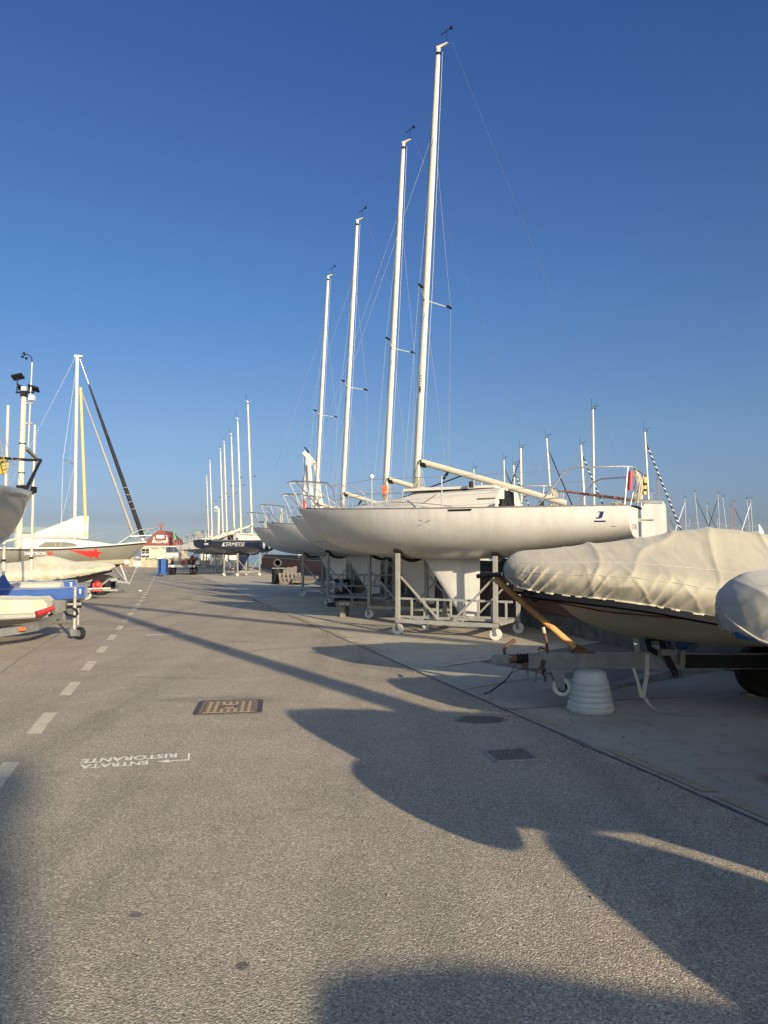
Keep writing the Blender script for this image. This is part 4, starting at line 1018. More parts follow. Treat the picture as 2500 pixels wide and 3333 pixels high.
# ------------------------------------------------------------------ far row: navy yacht and the white sterns behind it
AX2 = math.atan2(-.80, -.60)          # local +x (aft) points towards the camera and left
GF = 'yachts with their sterns to the road in the far row'
def far_loc(px, Y):
    X = (px - CX) / F * Y
    return Vector((X - MX * math.cos(AX2), Y - MX * math.sin(AX2), 0))
farlist = [(822, 51.0, 'navy', 'dark navy yacht with grey letters on its side, at the head of the far row'),
           (787, 57.5, 'w', 'white yacht directly behind the dark navy one'),
           (765, 65.0, 'w', 'third yacht of the far row, mast just left of the tall double mast'),
           (741, 69.5, 'w', 'white yacht in the middle of the far row, behind three others'),
           (728, 74.5, 'w', 'white yacht of the far row whose mast stands beside the radar pole'),
           (693, 84.0, 'w', 'white yacht near the far end of the row with the second lowest mast'),
           (681, 100.0, 'w', 'farthest white yacht of the row with the lowest mast, by the red roofed kiosk')]
FSK = SKIP + ('rope_bundle', 'deck_rope', 'cleat', 'gooseneck', 'pintle', 'boom_vang', 'stanchion', 'winch', 'tiller', 'tiller_strap')
proto = None
for px, Y, kind, lab in farlist:
    c = copy_tree(y1, None, (FSK if kind == 'w' else SKIP + ('tiller', 'tiller_strap')) + ('rudder',)); c.location = far_loc(px, Y); c.rotation_euler = (0, 0, AX2); c['label'] = lab; c['group'] = GF
    if kind == 'navy':
        for ch in c.children:
            if ch.name.split('.')[0] in ('hull', 'keel'):
                ch.data = ch.data.copy(); ch.data.materials[0] = M['navy']
        text_obj('boat_name', 'KERMESSE', on_side(HJ, 6.45, 4.75, 1.98, 2.23, 1), M['whiteletter'], c, bold=-.01, shear=.1)
        for x in (3.0, 2.3):
            MB().ball((x, HJ.side(x, 2.05) + .10, 2.08), .11, (1, 1, 2.6)).build('fender', mat('grey_blue_fender', (.14, .16, .22), .5), c)
        MB().box((7.21, .38, 2.12), (.02, .36, .12)).ball((7.22, .3, 2.32), .045).build('stern_plate', M['whiteletter'], c)
    navy_first = c
    cr = copy_tree(c1); cr.location = c.location; cr.rotation_euler = (0, 0, AX2); cr['group'] = 'galvanised cradles in the far row'
    cr['label'] = 'galvanised cradle under the ' + {'navy': 'dark navy yacht'}.get(kind, '')
    if kind != 'navy': cr['label'] = 'cradle under the ' + lab.replace(' of the far row', '').replace('yacht near the far end of the row', 'far yacht').split(',')[0]
# little poles with lamps standing far behind the row
for i, (px, yt, Y, lab) in enumerate(((870, 1700, 95, 'black double armed lamp post far behind the row, right of the masts'), (733, 1732, 110, 'black lamp post far off between the last masts'), (667, 1732, 120, 'black double armed lamp post farthest left behind the row'), (645, 1742, 125, 'black lamp post just left of the last white mast'))):
    T = at(px, yt, Y); lp_ = empty('lamp_post', (T.x, Y, 0), 0, lab, 'lamp post', 'black lamp posts behind the far row')
    MB().tube((0, 0, 0), (0, 0, T.z), .08, .05, 8).build('pole', M['black'], lp_)
    for s in (-1, 1): MB().box((s * .55, 0, T.z + .03), (.9, .25, .12)).build('lamp_head', M['black'], lp_)
# radar pole
T = at(712, 1655, 88); rp = empty('radar_pole', (T.x, 88, 0), 0, 'cream pole with a white radar drum among the far masts', 'pole')
MB().tube((0, 0, 0), (.0, 0, T.z), .16, .12, 10).build('pole', M['cream'], rp)
MB().box((-.2, 0, T.z - .3), (.7, .3, .06)).build('platform', M['whiteletter'], rp)
MB().ball((-.35, 0, T.z + .1), .26, (1, 1, .9)).build('radar_drum', M['whiteletter'], rp)
# A-frame hoist behind the row of white yachts
T = at(1008, 1462, 50); hx = empty('mast_hoist', (T.x - .3, 50, 0), R(-25), 'white A-frame mast hoist with a boxed head, behind the third and fourth white yachts', 'hoist')
tz_ = T.z
for s in (-1, 1):
    MB().bbar((.55, s * .42, tz_ - 1.0), (1.6, s * .9, .1), .16, .20).build('leg', M['gel'], hx)
MB().bbar((-.05, 0, tz_ - .2), (.7, 0, tz_ - 1.05), .34, .26).build('head', M['gel'], hx)
MB().box((.12, 0, tz_ - .05), (.5, .1, .06), Matrix.Rotation(R(48), 3, 'Y')).build('slot', M['black'], hx)
for zz, ww in ((2.9, 1.5), (4.6, 1.2), (3.7, 1.35)): MB().bbar((1.25 - .1 * (zz - 2.9), -ww / 2, zz), (1.25 - .1 * (zz - 2.9), ww / 2, zz), .10, .14).build('cross_bar', M['gel'], hx)
MB().bbar((.3, -.1, tz_ - .7), (-.05, -.5, 1.2), .22, .22).build('back_leg', M['gel'], hx)
for s in (-.1, 0, .1): MB().tube((-.1, s, tz_ - .3), (-.1, s, 2.2), .015, n=5).build('cable', M['wire'], hx)

# flat trailer parked at the head of the far row
ft = empty('flat_trailer', (-14.15, 51.6, 0), R(2), 'flat road trailer with a red and white tail board, parked before the far white sterns', 'trailer')
MB().box((0, 0, .62), (2.0, .06, .16)).build('tail_board', M['galv'], ft)
for s in (-1, 1):
    MB().box((s * .72, -.04, .62), (.50, .03, .15)).build('light_panel', M['whiteletter'], ft)
    MB().prism([(-.08, 0), (.08, 0), (0, .13)], -.01, .01, Matrix.Translation((s * .76, -.06, .56)) @ Matrix.Rotation(R(90), 4, 'X')).build('reflector', M['redpaint'], ft)
    for q in (.62, .86):
        MB().lathe([(.2, -.09), (.30, -.09), (.33, -.05), (.33, .05), (.30, .09), (.2, .09)], (s * q, .5, .33), (1, 0, 0), 20).build('wheel', M['rubber'], ft)
    MB().path([(s * .74, .1, .62), (s * .74, .2, .78), (s * .74, .5, .86), (s * .74, .8, .78)], .2, 6, flat=.15).build('mudguard', M['black'], ft)
MB().box((0, 1.6, .66), (1.5, 3.2, .10)).build('bed', M['galv'], ft)
MB().bbar((-.25, .6, .7), (-.28, .7, 2.0), .17, .17).build('upright', M['galv'], ft)
lj = empty('life_jacket_heap', (-13.6, 52.3, .72), 0, 'orange and white buoyancy gear heaped on the flat trailer', 'buoyancy gear')
for i in range(5): MB().box((-.2 + .11 * i, .1 * (i % 2), .16 + .16 * (i % 3)), (.26, .16, .36), Matrix.Rotation(R(-25 + 17 * i), 3, 'Y'), .75).build('float', M['orange'] if i % 2 else M['rust'], lj)
for s in (-1, 1): MB().lathe([(.06, -.04), (.15, -.04), (.15, .04), (.06, .04)], (.5 * s, -.4, .15), (0, 1, .2), 14).build('ring', M['redpaint'] if s < 0 else M['gel'], lj)

# ------------------------------------------------------------------ crowd barriers, stone wall, kiosk
def barrier(loc, rz, Ln, label, m=M['galv']):
    r = empty('crowd_barrier', loc, rz, label, 'crowd barrier', 'crowd barriers across the end of the road')
    MB().path([(0, 0, .15), (0, 0, .95), (.06, 0, 1.06), (.15, 0, 1.1), (Ln - .15, 0, 1.1), (Ln - .06, 0, 1.06), (Ln, 0, .95), (Ln, 0, .15)], .02, 7, closed=True).build('frame', m, r)
    b_ = MB(); nb = int(Ln / .13)
    for i in range(1, nb): b_.tube((Ln * i / nb, 0, .15), (Ln * i / nb, 0, 1.1), .008, n=5)
    b_.build('bars', m, r)
    for x in (.25, Ln - .25): MB().path([(x, -.3, 0), (x, -.05, .14), (x, .05, .14), (x, .3, 0)], .018, 6).build('foot', m, r)
    return r
g = gpt(408, 1868); barrier((g.x, g.y, 0), R(3), 2.35, 'leftmost grey crowd barrier in front of the low stone wall')
g = gpt(519, 1863); barrier((g.x + .6, g.y + 1.5, 0), R(20), 2.2, 'grey crowd barrier just right of the blue one')
g = gpt(524, 1876); b3 = empty('crowd_barrier', (g.x, g.y, 0), R(75), 'bright blue barrier panel standing end on at the end of the road', 'crowd barrier', 'crowd barriers across the end of the road')
MB().box((0, 0, .68), (.30, .06, .9)).box((.5, .02, .68), (.7, .06, .9)).build('panel', M['blue'], b3)
bpm = mat('bright_blue_plastic', (.03, .10, .28), .5)  # lighter blue than the other panels of this barrier
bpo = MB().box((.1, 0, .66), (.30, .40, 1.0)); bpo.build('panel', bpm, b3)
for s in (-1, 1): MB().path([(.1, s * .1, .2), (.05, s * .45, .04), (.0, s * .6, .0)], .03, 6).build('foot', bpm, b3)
sw = empty('stone_wall', (at(360, 1840, 78).x, 78, 0), R(0), 'low cream limestone wall behind the crowd barriers', 'wall')
s_ = MB(); x = 0; rs = random.Random(5)
while x < 9.5:
    wv = rs.uniform(.5, 1.3); s_.box((x + wv / 2, rs.uniform(-.05, .05), .36 + rs.uniform(-.03, .06)), (wv * .985, .55, .76)); x += wv
s_.build('blocks', M['stone'], sw, smooth=0)
MB().box((1.35, -.30, .32), (1.3, .12, .64)).build('brick_patch', M['brick'], sw, smooth=0)
MB().box((2.95, -.32, .36), (.85, .10, .55)).build('white_panel', M['whitewall'], sw, smooth=0)
rc = MB()
for i in range(30): rc.ball((rs.uniform(-1, 9), rs.uniform(.3, 1.6), .75 + rs.uniform(0, .25)), rs.uniform(.2, .42), (1.2, 1, .6), 7, 5)
rc.build('capping_rock', M['stone'], sw, smooth=25)

KY = 130.0
Kc = at(522, 1797, KY).x
kk = KY / F
kb = empty('beach_kiosk', (Kc, KY, 0), 0, 'small cream kiosk with a red gabled front lettered in white', 'kiosk')
MB().box((0, 2.6, 1.33), (6.8, 5.0, 2.66)).build('wall', M['creamwall'], kb, smooth=0)
rfp = [(-3.65, 2.62), (3.65, 2.62), (3.55, 2.75), (.45, 5.35), (-.45, 5.35), (-3.55, 2.75)]
MB().prism(rfp, -5.3, .12, Matrix.Rotation(R(90), 4, 'X')).build('roof', M['roofred'], kb, smooth=0)
MB().box((0, -.14, 2.60), (7.5, .14, .20)).build('fascia', M['whitewall'], kb, smooth=0)
text_obj('sign_lettering', 'KALUMET', lambda u, v: (-1.42 + 2.85 * u, -.15, 3.18 + .48 * v), M['whiteletter'], kb, bold=.03)
for s in (-1, 1): MB().box((.02 + s * 1.14, -.16, 3.85), (.20, .06, .9)).box((.02 + s * 1.14 - s * .14, -.16, 3.45), (.12, .06, .2)).build('white_bar', M['whiteletter'], kb)
MB().box((-.02, -.15, 4.30), (1.42, .06, .58)).build('sign_board', M['whiteletter'], kb)
MB().box((-.25, -.185, 4.32), (.45, .01, .12)).build('sign_mark', M['greyletter'], kb)
MB().ball((1.05, -.16, 4.5), .09).build('roof_light', M['whiteletter'], kb)
wf = MB().box((-2.62, -.02, 1.45), (1.25, .10, 1.5)).build('window', M['glass'], kb)
cu_ = MB(); cu_.box((-2.62, -.075, 1.65), (1.25, .02, .05)).box((-2.62, -.075, 1.45), (.05, .02, 1.5))
cu_.prism([(-.6, -.15), (-.3, -.3), (0, -.15), (.3, -.3), (.6, -.15), (.6, .12), (.3, .02), (0, .16), (-.3, .02), (-.6, .12)], -.01, .01, Matrix.Translation((-2.62, -.08, 1.25)) @ Matrix.Rotation(R(90), 4, 'X')); cu_.build('window_frame', M['whitewall'], wf, smooth=0)
for x in (-.95, .75): MB().box((x, -.02, 2.22), (1.4 if x < 0 else .9, .06, .14)).build('vent_slot', M['pallet'], kb)
MB().box((2.35, -.01, 2.0), (2.5, .12, .98)).build('dark_opening', M['darkshade'], kb)
MB().box((2.35, -.02, .95), (2.5, .14, 1.1)).build('counter', M['whitewall'], kb)
MB().box((1.12, -.03, 1.2), (.18, .1, 2.0)).build('dark_post', M['darkshade'], kb)
for a in (-26, -9, 9, 26):
    MB().tube((-.035 * a * .3, .2, 5.2), (math.sin(R(a)) * 1.5 * .75, .2, 6.75), .07, n=6).build('tipi_pole', M['wood'], kb)
gf = empty('flag_pole', (at(570, 1797, 128).x, 127, 0), 0, 'thin pole with a small green flag beside the kiosk', 'flag')
MB().tube((0, 0, 0), (0, 0, 5.6), .05, n=6).build('pole', M['galv'], gf)
MB().loft([[(0, 0, 5.5), (.05, 0, 3.6)], [(.35, .1, 5.2), (.5, .12, 3.8)], [(.3, -.05, 4.6), (.9, .05, 3.7)]]).build('flag', mat('green_flag', (.04, .18, .09), .8), gf)

# ------------------------------------------------------------------ left side
# pale little building with a glazed top, far behind
T0 = at(65, 1800, 62); wbd = empty('clubhouse', (T0.x, 62, 0), R(4), 'low white clubhouse block with a glazed roof edge, far left behind the boats', 'building')
MB().box((.9, 1.5, 1.6), (2.7, 3, 3.2)).build('wall', M['whitewall'], wbd, smooth=0)
MB().box((1.1, 1.0, 3.45), (2.2, 2.4, .5)).build('glass_balustrade', M['seaglass'], wbd, smooth=0)
# cream lighting column
PY = 36.0; Tt = at(78, 1290, PY); Bt = at(62, 1700, PY)
lpn = empty('light_column', (Bt.x, PY, 0), 0, 'cream tubular light column with two black floodlights, left behind the grey bow', 'light column')
dx = (Tt.x - Bt.x)
pc = MB(); Zt = Tt.z; bx0 = 0
seg = [0, 2.2, 3.5, 4.9, 6.2, 7.6, Zt]
for a, b in zip(seg[:-1], seg[1:]):
    ra = .17 - .05 * a / Zt; rb_ = .17 - .05 * b / Zt
    pc.tube((dx * a / Zt, 0, a), (dx * b / Zt, 0, b - .02), ra, rb_, 14)
pc.build('pole', M['cream'], lpn)
for z in (5.45, 6.9): MB().tube((dx * z / Zt, 0, z), (dx * z / Zt, 0, z + .05), .165, n=14).build('band', M['black'], lpn)
for s, rx, c in ((-1, -25, (-.28, -.1, .95)), (1, 35, (.42, .1, .42)), (-.4, 40, (-.2, .3, .45))):
    MB().box((dx + c[0], c[1], Zt + c[2]), (.52, .10, .34), Matrix.Rotation(R(rx * .5), 3, 'Y') @ Matrix.Rotation(R(60), 3, 'X')).build('floodlight', M['black'], lpn)
MB().tube((dx - .4, 0, Zt + .2), (dx + .5, 0, Zt + .2), .05, n=8).box((dx, 0, Zt + .12), (.26, .26, .3)).tube((dx - .3, -.1, Zt + .25), (dx - .28, -.1, Zt + .9), .03).build('bracket', M['black'], lpn)
MB().tube((dx + .28, 0, Zt - 2.5), (dx + .36, 0, Zt + 1.7), .05, .04, 8).build('aerial', M['galvw'], lpn)
an = MB(); an.path([(dx + .36, 0, Zt + 1.7), (dx + .33, 0, Zt + 1.95), (dx + .15, 0, Zt + 2.1), (dx - .05, 0, Zt + 2.05)], .025, 6)
for q in ((-.12, .0, 1.98), (.02, .1, 1.93), (-.05, 0, 2.15)): an.ball((dx + q[0], q[1], Zt + q[2]), .07)
an.build('wind_sensor', M['black'], lpn)
for z in (-.35, -1.35): MB().box((dx + .3, 0, Zt + z), (.35, .1, .07)).build('clamp', M['galvw'], lpn)
MB().box((dx + .45, -.1, Zt - .1), (.25, .2, .25)).build('camera_box', M['whiteletter'], lpn)
MB().box((dx, 0, Zt + .35), (.22, .2, .25)).build('junction_box', M['whiteletter'], lpn)

# silver grey yacht bow, far left
HG = Hull(9.0, [(0, .03), (.4, .28), (1, .62), (2, 1.1), (3.5, 1.5), (6, 1.55), (9, 1.3)], [(0, 2.62), (3, 2.5), (9, 2.45)],
    [(0, 2.58), (.25, 2.15), (.5, 1.88), (.9, 1.68), (1.6, 1.50), (3, 1.32), (9, 1.6)], [(0, 1.1), (1, 1.3), (3, 1.7), (9, 2.2)])
bw_ = at(103, 1606, 12.0)
ga = math.atan2(-.97, -.22)
gy_ = empty('silver_yacht', (bw_.x, 12.0, bw_.z - 2.62), ga, 'silver grey yacht whose bow and black rail enter at the left edge', 'yacht')
HG.shell(50, 16).build('hull', M['silver'], gy_); HG.deck(40).build('deck', M['deck'], gy_)
for s in (-1, 1): MB().path(HG.rail(s, x0=.1), .022, 6).build('toe_rail', M['alu'], gy_)
pp = MB(); zt = 3.17
pp.path([(3.2, -1.32, zt - .03), (2.0, -1.0, zt - .02), (1.0, -.58, zt), (.3, -.30, zt), (-.05, -.14, zt + .01), (-.10, 0, zt + .01), (-.05, .12, zt)], .022, 8); pp.build('bow_rail', M['black'], gy_)
MB().tube((-.06, .11, zt), (.62, .38, 2.62), .024, n=8).build('rail_leg', M['black'], gy_)
MB().tube((-.08, .06, zt), (.38, .24, 2.62), .022, n=8).build('rail_leg', M['steel'], gy_)
MB().tube((1.0, -.58, zt), (1.05, -.6, 2.6), .02, n=8).build('rail_leg', M['black'], gy_)
MB().bbar((-.12, 0, zt + .02), (.18, .03, zt + .16), .05, .04).build('bow_fitting', M['galv'], gy_)
MB().box((.12, 0, 2.68), (.34, .12, .10)).ball((.02, 0, 2.66), .07).build('anchor_roller', M['black'], gy_)
lw = MB(); lw.path([(.35, -.28, zt), (1.2, -.66, zt - .12), (2.0, -1.0, zt - .04)], .008, 5)
for k_ in (0, 1, 2): lw.path([(.15 + .12 * k_, -.1, zt - .1 * k_), (1.5 + .3 * k_, -.75, 2.66)], .006, 5)
lw.build('lashing', M['toerail'], gy_)
MB().path([Vector((9.0 * 0 + .5, 0, 2.7)), Vector((3.6, 0, 11.6))], .010, 6).build('forestay', M['wire'], gy_)
MB().tube((3.6, 0, 2.5), (3.75, 0, 12.0), .08, n=10).build('mast', M['mast'], gy_)
MB().path([(.15, -.05, 2.72), (3.68, 0, 8.5)], .006, 6).build('inner_stay', M['wire'], gy_)
gk = MB()
for x in (3.6, 5.6):
    for s in (-1, 1):
        gk.bbar((x, s * .8, 0 - (bw_.z - 2.62)), (x, s * .8, 1.55), .1, .1)
gk.bbar((3.6, -.8, .2), (5.6, -.8, .2), .1, .1).bbar((3.6, .8, .2), (5.6, .8, .2), .1, .1).bbar((3.6, -.8, .25), (3.6, .8, .25), .1, .1).bbar((5.6, -.8, .25), (5.6, .8, .25), .1, .1)
gc_ = empty('boat_cradle', gy_.location, ga, 'plain steel cradle holding up the silver grey yacht at the left edge', 'boat cradle')
gk.build('frame', M['galv'], gc_)
yc_ = empty('rope_coil', (0, 0, 0), 0, 'yellow rope coil hung on the black bow rail at the left edge', 'rope')
cpos = at(6, 1513, 10.6)
cpos = at(4, 1515, 11.9)
mb = MB()
for q in range(6):
    mb.path([cpos + Vector((.055 * math.cos(t) + .012 * q - .03, .01 * q, .135 * math.sin(t) + .006 * (q % 3))) for t in [i * math.pi / 10 for i in range(20)]], .012, 5, closed=True)
mb.build('coil', M['yellow'], yc_)

# grey day sailer with a red star
MA = math.atan2(-.22, -.975)
HM = Hull(6.0, [(0, .02), (.4, .30), (1, .62), (2, .98), (3.3, 1.08), (6, .9)], [(0, 1.98), (1.5, 1.83), (3.5, 1.72), (6, 1.72)],
    [(0, 1.94), (.3, 1.60), (.6, 1.32), (.95, 1.08), (1.6, .92), (3, .84), (6, 1.05)], [(0, 1.12), (1.2, 1.5), (3, 2.1), (6, 2.3)])
mb_ = at(477, 1766, 28.6)
met = empty('day_sailer', (mb_.x, 28.6, 0), MA, 'grey sailing boat with a red shooting star and lettering on its side', 'sailing boat')
def band(h, z0f, z1f, name, m, n=44, k=8, off=0):
    mb = MB(); rings = []
    for x in h.stations(n):
        zs, zk = interp(h.sheer, x), interp(h.keel, x); a, b = max(z0f(x), zk), max(z1f(x), zk)
        a = min(a, zs); b = min(b, zs)
        col = [(h.side(x, a + (b - a) * i / k) + off, a + (b - a) * i / k) for i in range(k + 1)]
        if a <= zk + 1e-6: col[0] = (0, a)
        rings.append([(x, -y, z) for y, z in col[::-1]] + [(x, y, z) for y, z in col])
    mb.loft(rings, cap1=True); return mb.build(name, m, met)
wl = lambda x: 1.36 - .045 * x; w2 = lambda x: wl(x) - .17
band(HM, wl, lambda x: 9, 'hull', M['meteor']); band(HM, w2, lambda x: wl(x), 'boot_stripe', M['coverpale']); band(HM, lambda x: -9, w2, 'bottom', M['antifoul'])
HM.deck(30, .06).build('deck', M['deck'], met)
for s in (-1, 1): MB().path([(x, y + s * .02, z) for x, y, z in HM.rail(s, x0=.02, inset=0)], .032, 6).build('rub_rail', M['gel'], met); MB().path([(x, y + s * .02, z - .05) for x, y, z in HM.rail(s, x0=.05, inset=0)], .02, 6).build('rub_strip', M['black'], met)
mb = MB(); rings = []
for x, h, w0 in ((1.2, .02, .3), (1.7, .14, .5), (2.3, .24, .62), (2.9, .33, .66), (3.9, .36, .68), (4.0, .36, .68)):
    z = interp(HM.sheer, x) + .03; pr = [(w0, -.03), (w0 * .96, h * .5), (w0 * .82, h * .95), (w0 * .5, h * 1.05), (0, h * 1.1)]
    rings.append([(x, y, z + q) for y, q in pr] + [(x, -y, z + q) for y, q in pr[-2::-1]])
cab = mb.loft(rings, cap1=True).build('cabin', M['deck'], met)
for s in (-1, 1):
    wo = [(2.35, .03), (2.5, .16), (2.8, .21), (3.5, .21), (3.75, .05), (3.7, .02)]
    MB().prism(wo, -.01, .01, Matrix.Translation((0, s * .665, interp(HM.sheer, 3) + .03)) @ Matrix.Rotation(R(90), 4, 'X')).build('cabin_window', M['window'], cab)
# mast, second (yellow) spar, boom, sail bag
mx_ = 2.62
mtop = at(268, 1160, 28.0).z
mpt2 = lambda z: Vector((mx_ + .0 * z, 0, z))
mm_ = MB().path([(mx_, 0, 1.95), (mx_ + .05, 0, mtop)], .062, 12, flat=.75, up=(1, 0, 0)).build('mast', M['mast'], met)
MB().prism([(-.2, 0), (.1, -.05), (.1, .06), (-.2, .05)], -.03, .03, Matrix.Translation((mx_ + .05, 0, mtop)) @ Matrix.Rotation(R(90), 4, 'X')).build('mast_cap', M['mast'], mm_)
for s in (-1, 1): MB().tube((mx_ + .04, 0, 5.0), (mx_ + .35, s * .62, 5.05), .016, n=6).build('spreader', M['alu'], mm_)
MB().tube((mx_ - .42, .05, 2.2), (mx_ - .10, .0, 7.9), .062, .05, 10).build('spare_spar', M['yellowpole'], met)
MB().path([(mx_ + .1, 0, 2.68), (4.0, 0, 2.28), (5.6, 0, 1.83)], .045, 10).build('boom', M['mast'], met)
sb = MB(); rings = []
for i in range(15):
    x = mx_ - .5 + i * .13; q = i / 14; top_ = 2.98 - .95 * max(0, (x - mx_ + .1)) * .45 if x > mx_ else 2.98
    th = .10 + .07 * math.sin(q * 3)
    rings.append([(x, th * math.cos(a) + .03 * noise.noise((x * 5, a, 1)), 2.10 + (top_ - 2.10) * (.5 + .5 * math.sin(a)) + .03 * noise.noise((x * 6, a, 4))) for a in [k * 2 * math.pi / 14 for k in range(14)]])
sb.loft(rings, closed=True, cap0=True, cap1=True).build('folded_sail', M['sailcloth'], met, smooth=60)
# furled sails on the forestay
fb = Vector((.13, 0, 2.15)); ftp = Vector((mx_ - .05, 0, mtop - .1))
MB().path([fb, fb.lerp(ftp, .25), fb.lerp(ftp, .6), fb.lerp(ftp, .86)], [.085, .08, .06, .03], 10).build('furled_jib', M['furlblack'], met)
MB().tube(fb.lerp(ftp, .86), ftp, .02, n=8).build('furler_foil', M['alu'], met)
f2 = Vector((.42, 0, 2.1)); t2 = Vector((mx_ - .08, 0, mtop - 1.2))
MB().path([f2 + Vector((0, .06, 0)), f2.lerp(t2, .5) + Vector((0, .05, 0)), t2], [.05, .045, .02], 8).build('second_furled_sail', mat('grey_sail_roll', (.20, .19, .17), .7), met)
MB().lathe([(.05, 0), (.12, .02), (.12, .1), (.05, .12)], (.13, 0, 2.02), (.3, 0, 1), 14).build('furler_drum', M['steel'], met)
ty_ = MB()
for q in (.16, .2, .24, .28): ty_.path([fb.lerp(ftp, q) + Vector((.09 * math.cos(t), .09 * math.sin(t), .03 * t * .3)) for t in [i * .8 for i in range(9)]], .010, 5)
ty_.build('lashing', M['rope'], met)
bpz = interp(HM.sheer, 0)
pf_ = MB(); hh = [(1.0, .58, 1.9), (.35, .38, 2.38), (.2, .30, 2.45), (-.35, .12, 2.52), (-.38, 0, 2.52)]
pf_.path(hh + [(x, -y, z) for x, y, z in hh[-2::-1]], .016, 8)
for s in (-1, 1): pf_.tube((-.1, s * .2, 2.49), (.3, s * .22, 1.95), .015, n=7); pf_.tube((-.2, s * .17, 2.25), (.6, s * .38, 2.2), .011, n=6)
pf_.build('bow_pulpit', M['steel'], met)
rg = MB()
for s in (-1, 1):
    rg.path([(mx_ + .05, 0, mtop - .2), (mx_ + .35, s * .62, 5.05), (mx_ + .3, s * .95, 1.76)], .005, 5); rg.path([(mx_ + .05, 0, 4.9), (mx_ + .5, s * .95, 1.76)], .005, 5)
rg.path([(mx_ + .1, 0, mtop), (5.95, 0, 1.75)], .005, 5); rg.path([(mx_ - .3, -.1, 2.2), (.3, -.1, 2.55)], .008, 5); rg.path([(mx_ - .3, .1, 2.0), (.6, .2, 2.4)], .006, 5)
rg.build('rigging', M['wire'], met)
# side facing the camera is +y or -y: pick the one nearer
sdm = 1
text_obj('lettering', 'METEOR', on_side(HM, 4.11, 3.36, 1.49, 1.605, sdm), M['whiteletter'], met, bold=.02)
text_obj('lettering', 'X', on_side(HM, 3.37, 3.12, 1.47, 1.625, sdm), M['red'], met, bold=.06)
text_obj('lettering', 'TEAM', on_side(HM, 3.12, 2.66, 1.49, 1.605, sdm), M['greyletter'], met, bold=-.01)
def star_pt(x, z): return on_side(HM, x, x + .001, z, z + .001, sdm, .005)(0, 0)
cx_, cz_ = 1.74, 1.545; pts_ = []
for i in range(10):
    a = R(100 + 36 * i); r_ = .26 if i % 2 == 0 else .11; pts_.append((cx_ + r_ * math.cos(a) * 1.05, cz_ + r_ * math.sin(a)))
bm = bmesh.new()
vv = [bm.verts.new((x, z, 0)) for x, z in pts_]; vc = bm.verts.new((cx_, cz_, 0))
for i in range(10): bm.faces.new((vc, vv[i], vv[(i + 1) % 10]))
vt = [bm.verts.new((x, z, 0)) for x, z in ((1.75, 1.63), (2.2, 1.66), (2.70, 1.69), (2.3, 1.56), (2.0, 1.44), (1.75, 1.45))]
for i in range(4): bm.faces.new((vt[0], vt[i + 1], vt[i + 2]))
bmesh.ops.subdivide_edges(bm, edges=bm.edges[:], cuts=4, use_grid_fill=True); bm.verts.index_update()
sv = MB(); sv.add([star_pt(v.co.x, v.co.y) for v in bm.verts], [tuple(v.index for v in f.verts) for f in bm.faces]); bm.free()
sv.build('red_star', M['red'], met, smooth=0)
mtz = empty('boat_trailer', met.location, MA, 'trailer under the grey boat with the red star, thick black tyre and thin drawbar', 'boat trailer')
tf = MB(); tf.bbar((1.0, -.3, .55), (5.5, -.4, .5), .08, .1).bbar((1.0, .3, .55), (5.5, .4, .5), .08, .1).bbar((1.4, -.3, .55), (.62, 0, .42), .06, .07).bbar((1.4, .3, .55), (.62, 0, .42), .06, .07)
tf.bbar((.75, .1, .5), (1.15, .35, 1.05), .07, .07).bbar((.7, 0, .45), (.95, .05, 1.15), .06, .06)
tf.build('frame', M['galv'], mtz)
for s in (-1, 1):
    t = MB().lathe([(.2, -.1), (.32, -.11), (.36, -.07), (.36, .07), (.32, .11), (.2, .1)], (1.55, s * .62, .36), (0, 1, 0), 26, cap=False).build('wheel', M['rubber'], mtz)
    MB().lathe([(0, -.05), (.2, -.06), (.2, .06), (0, .05)], (1.55, s * .62, .36), (0, 1, 0), 18).build('rim', M['black'], t)
MB().tube((.62, 0, .36), (.36, 0, .98), .02, n=8).ball((.36, 0, 1.0), .05).build('support_leg', M['galvw'], mtz)
MB().ball((.72, .05, 1.2), .12, (1, .8, .8)).build('bow_chock', M['nylon'], mtz)

# cream covered dinghy in front of the grey boat
CA = math.atan2(-.22, -.975)
cb = at(376, 1850, 25.2)
cdy = covered_boat('covered_dinghy', (cb.x, 25.2, 0), CA, 'long dinghy under a peaked cream cover, before the grey boat with the star', 5.4, .95,
    hem=[(0, 1.02), (1.2, .78), (2.6, .62), (5.4, .52)], ridge=[(0, 1.22), (.5, 1.28), (1.2, 1.34), (2.0, 1.60), (2.15, 1.62), (3.0, 1.36), (4.2, 1.28), (5.4, 1.36)], side=[(0, 1.12), (.8, 1.05), (2, 1.0), (5.4, .95)],
    keel=[(0, .98), (.4, .78), (1, .58), (2, .48), (5.4, .45)], coverm=M['coverpale'], hullm=M['galv'], strake=M['navystrake'], seed=11, folds=1.3, nose=.3, cat='covered dinghy', n=90, m=56)
ct = empty('boat_trailer', cdy.location, CA, 'small trailer with a red winch and small wheel under the cream covered dinghy', 'boat trailer')
t_ = MB(); t_.bbar((.9, .0, .34), (5, 0, .34), .07, .08).bbar((.9, 0, .34), (-.1, .0, .30), .06, .07).bbar((.6, 0, .34), (.15, .05, .72), .05, .06); t_.build('frame', M['galv'], ct)
MB().box((.55, .1, .42), (.30, .2, .28)).ball((.55, .1, .5), .14).build('winch', M['redpaint'], ct)
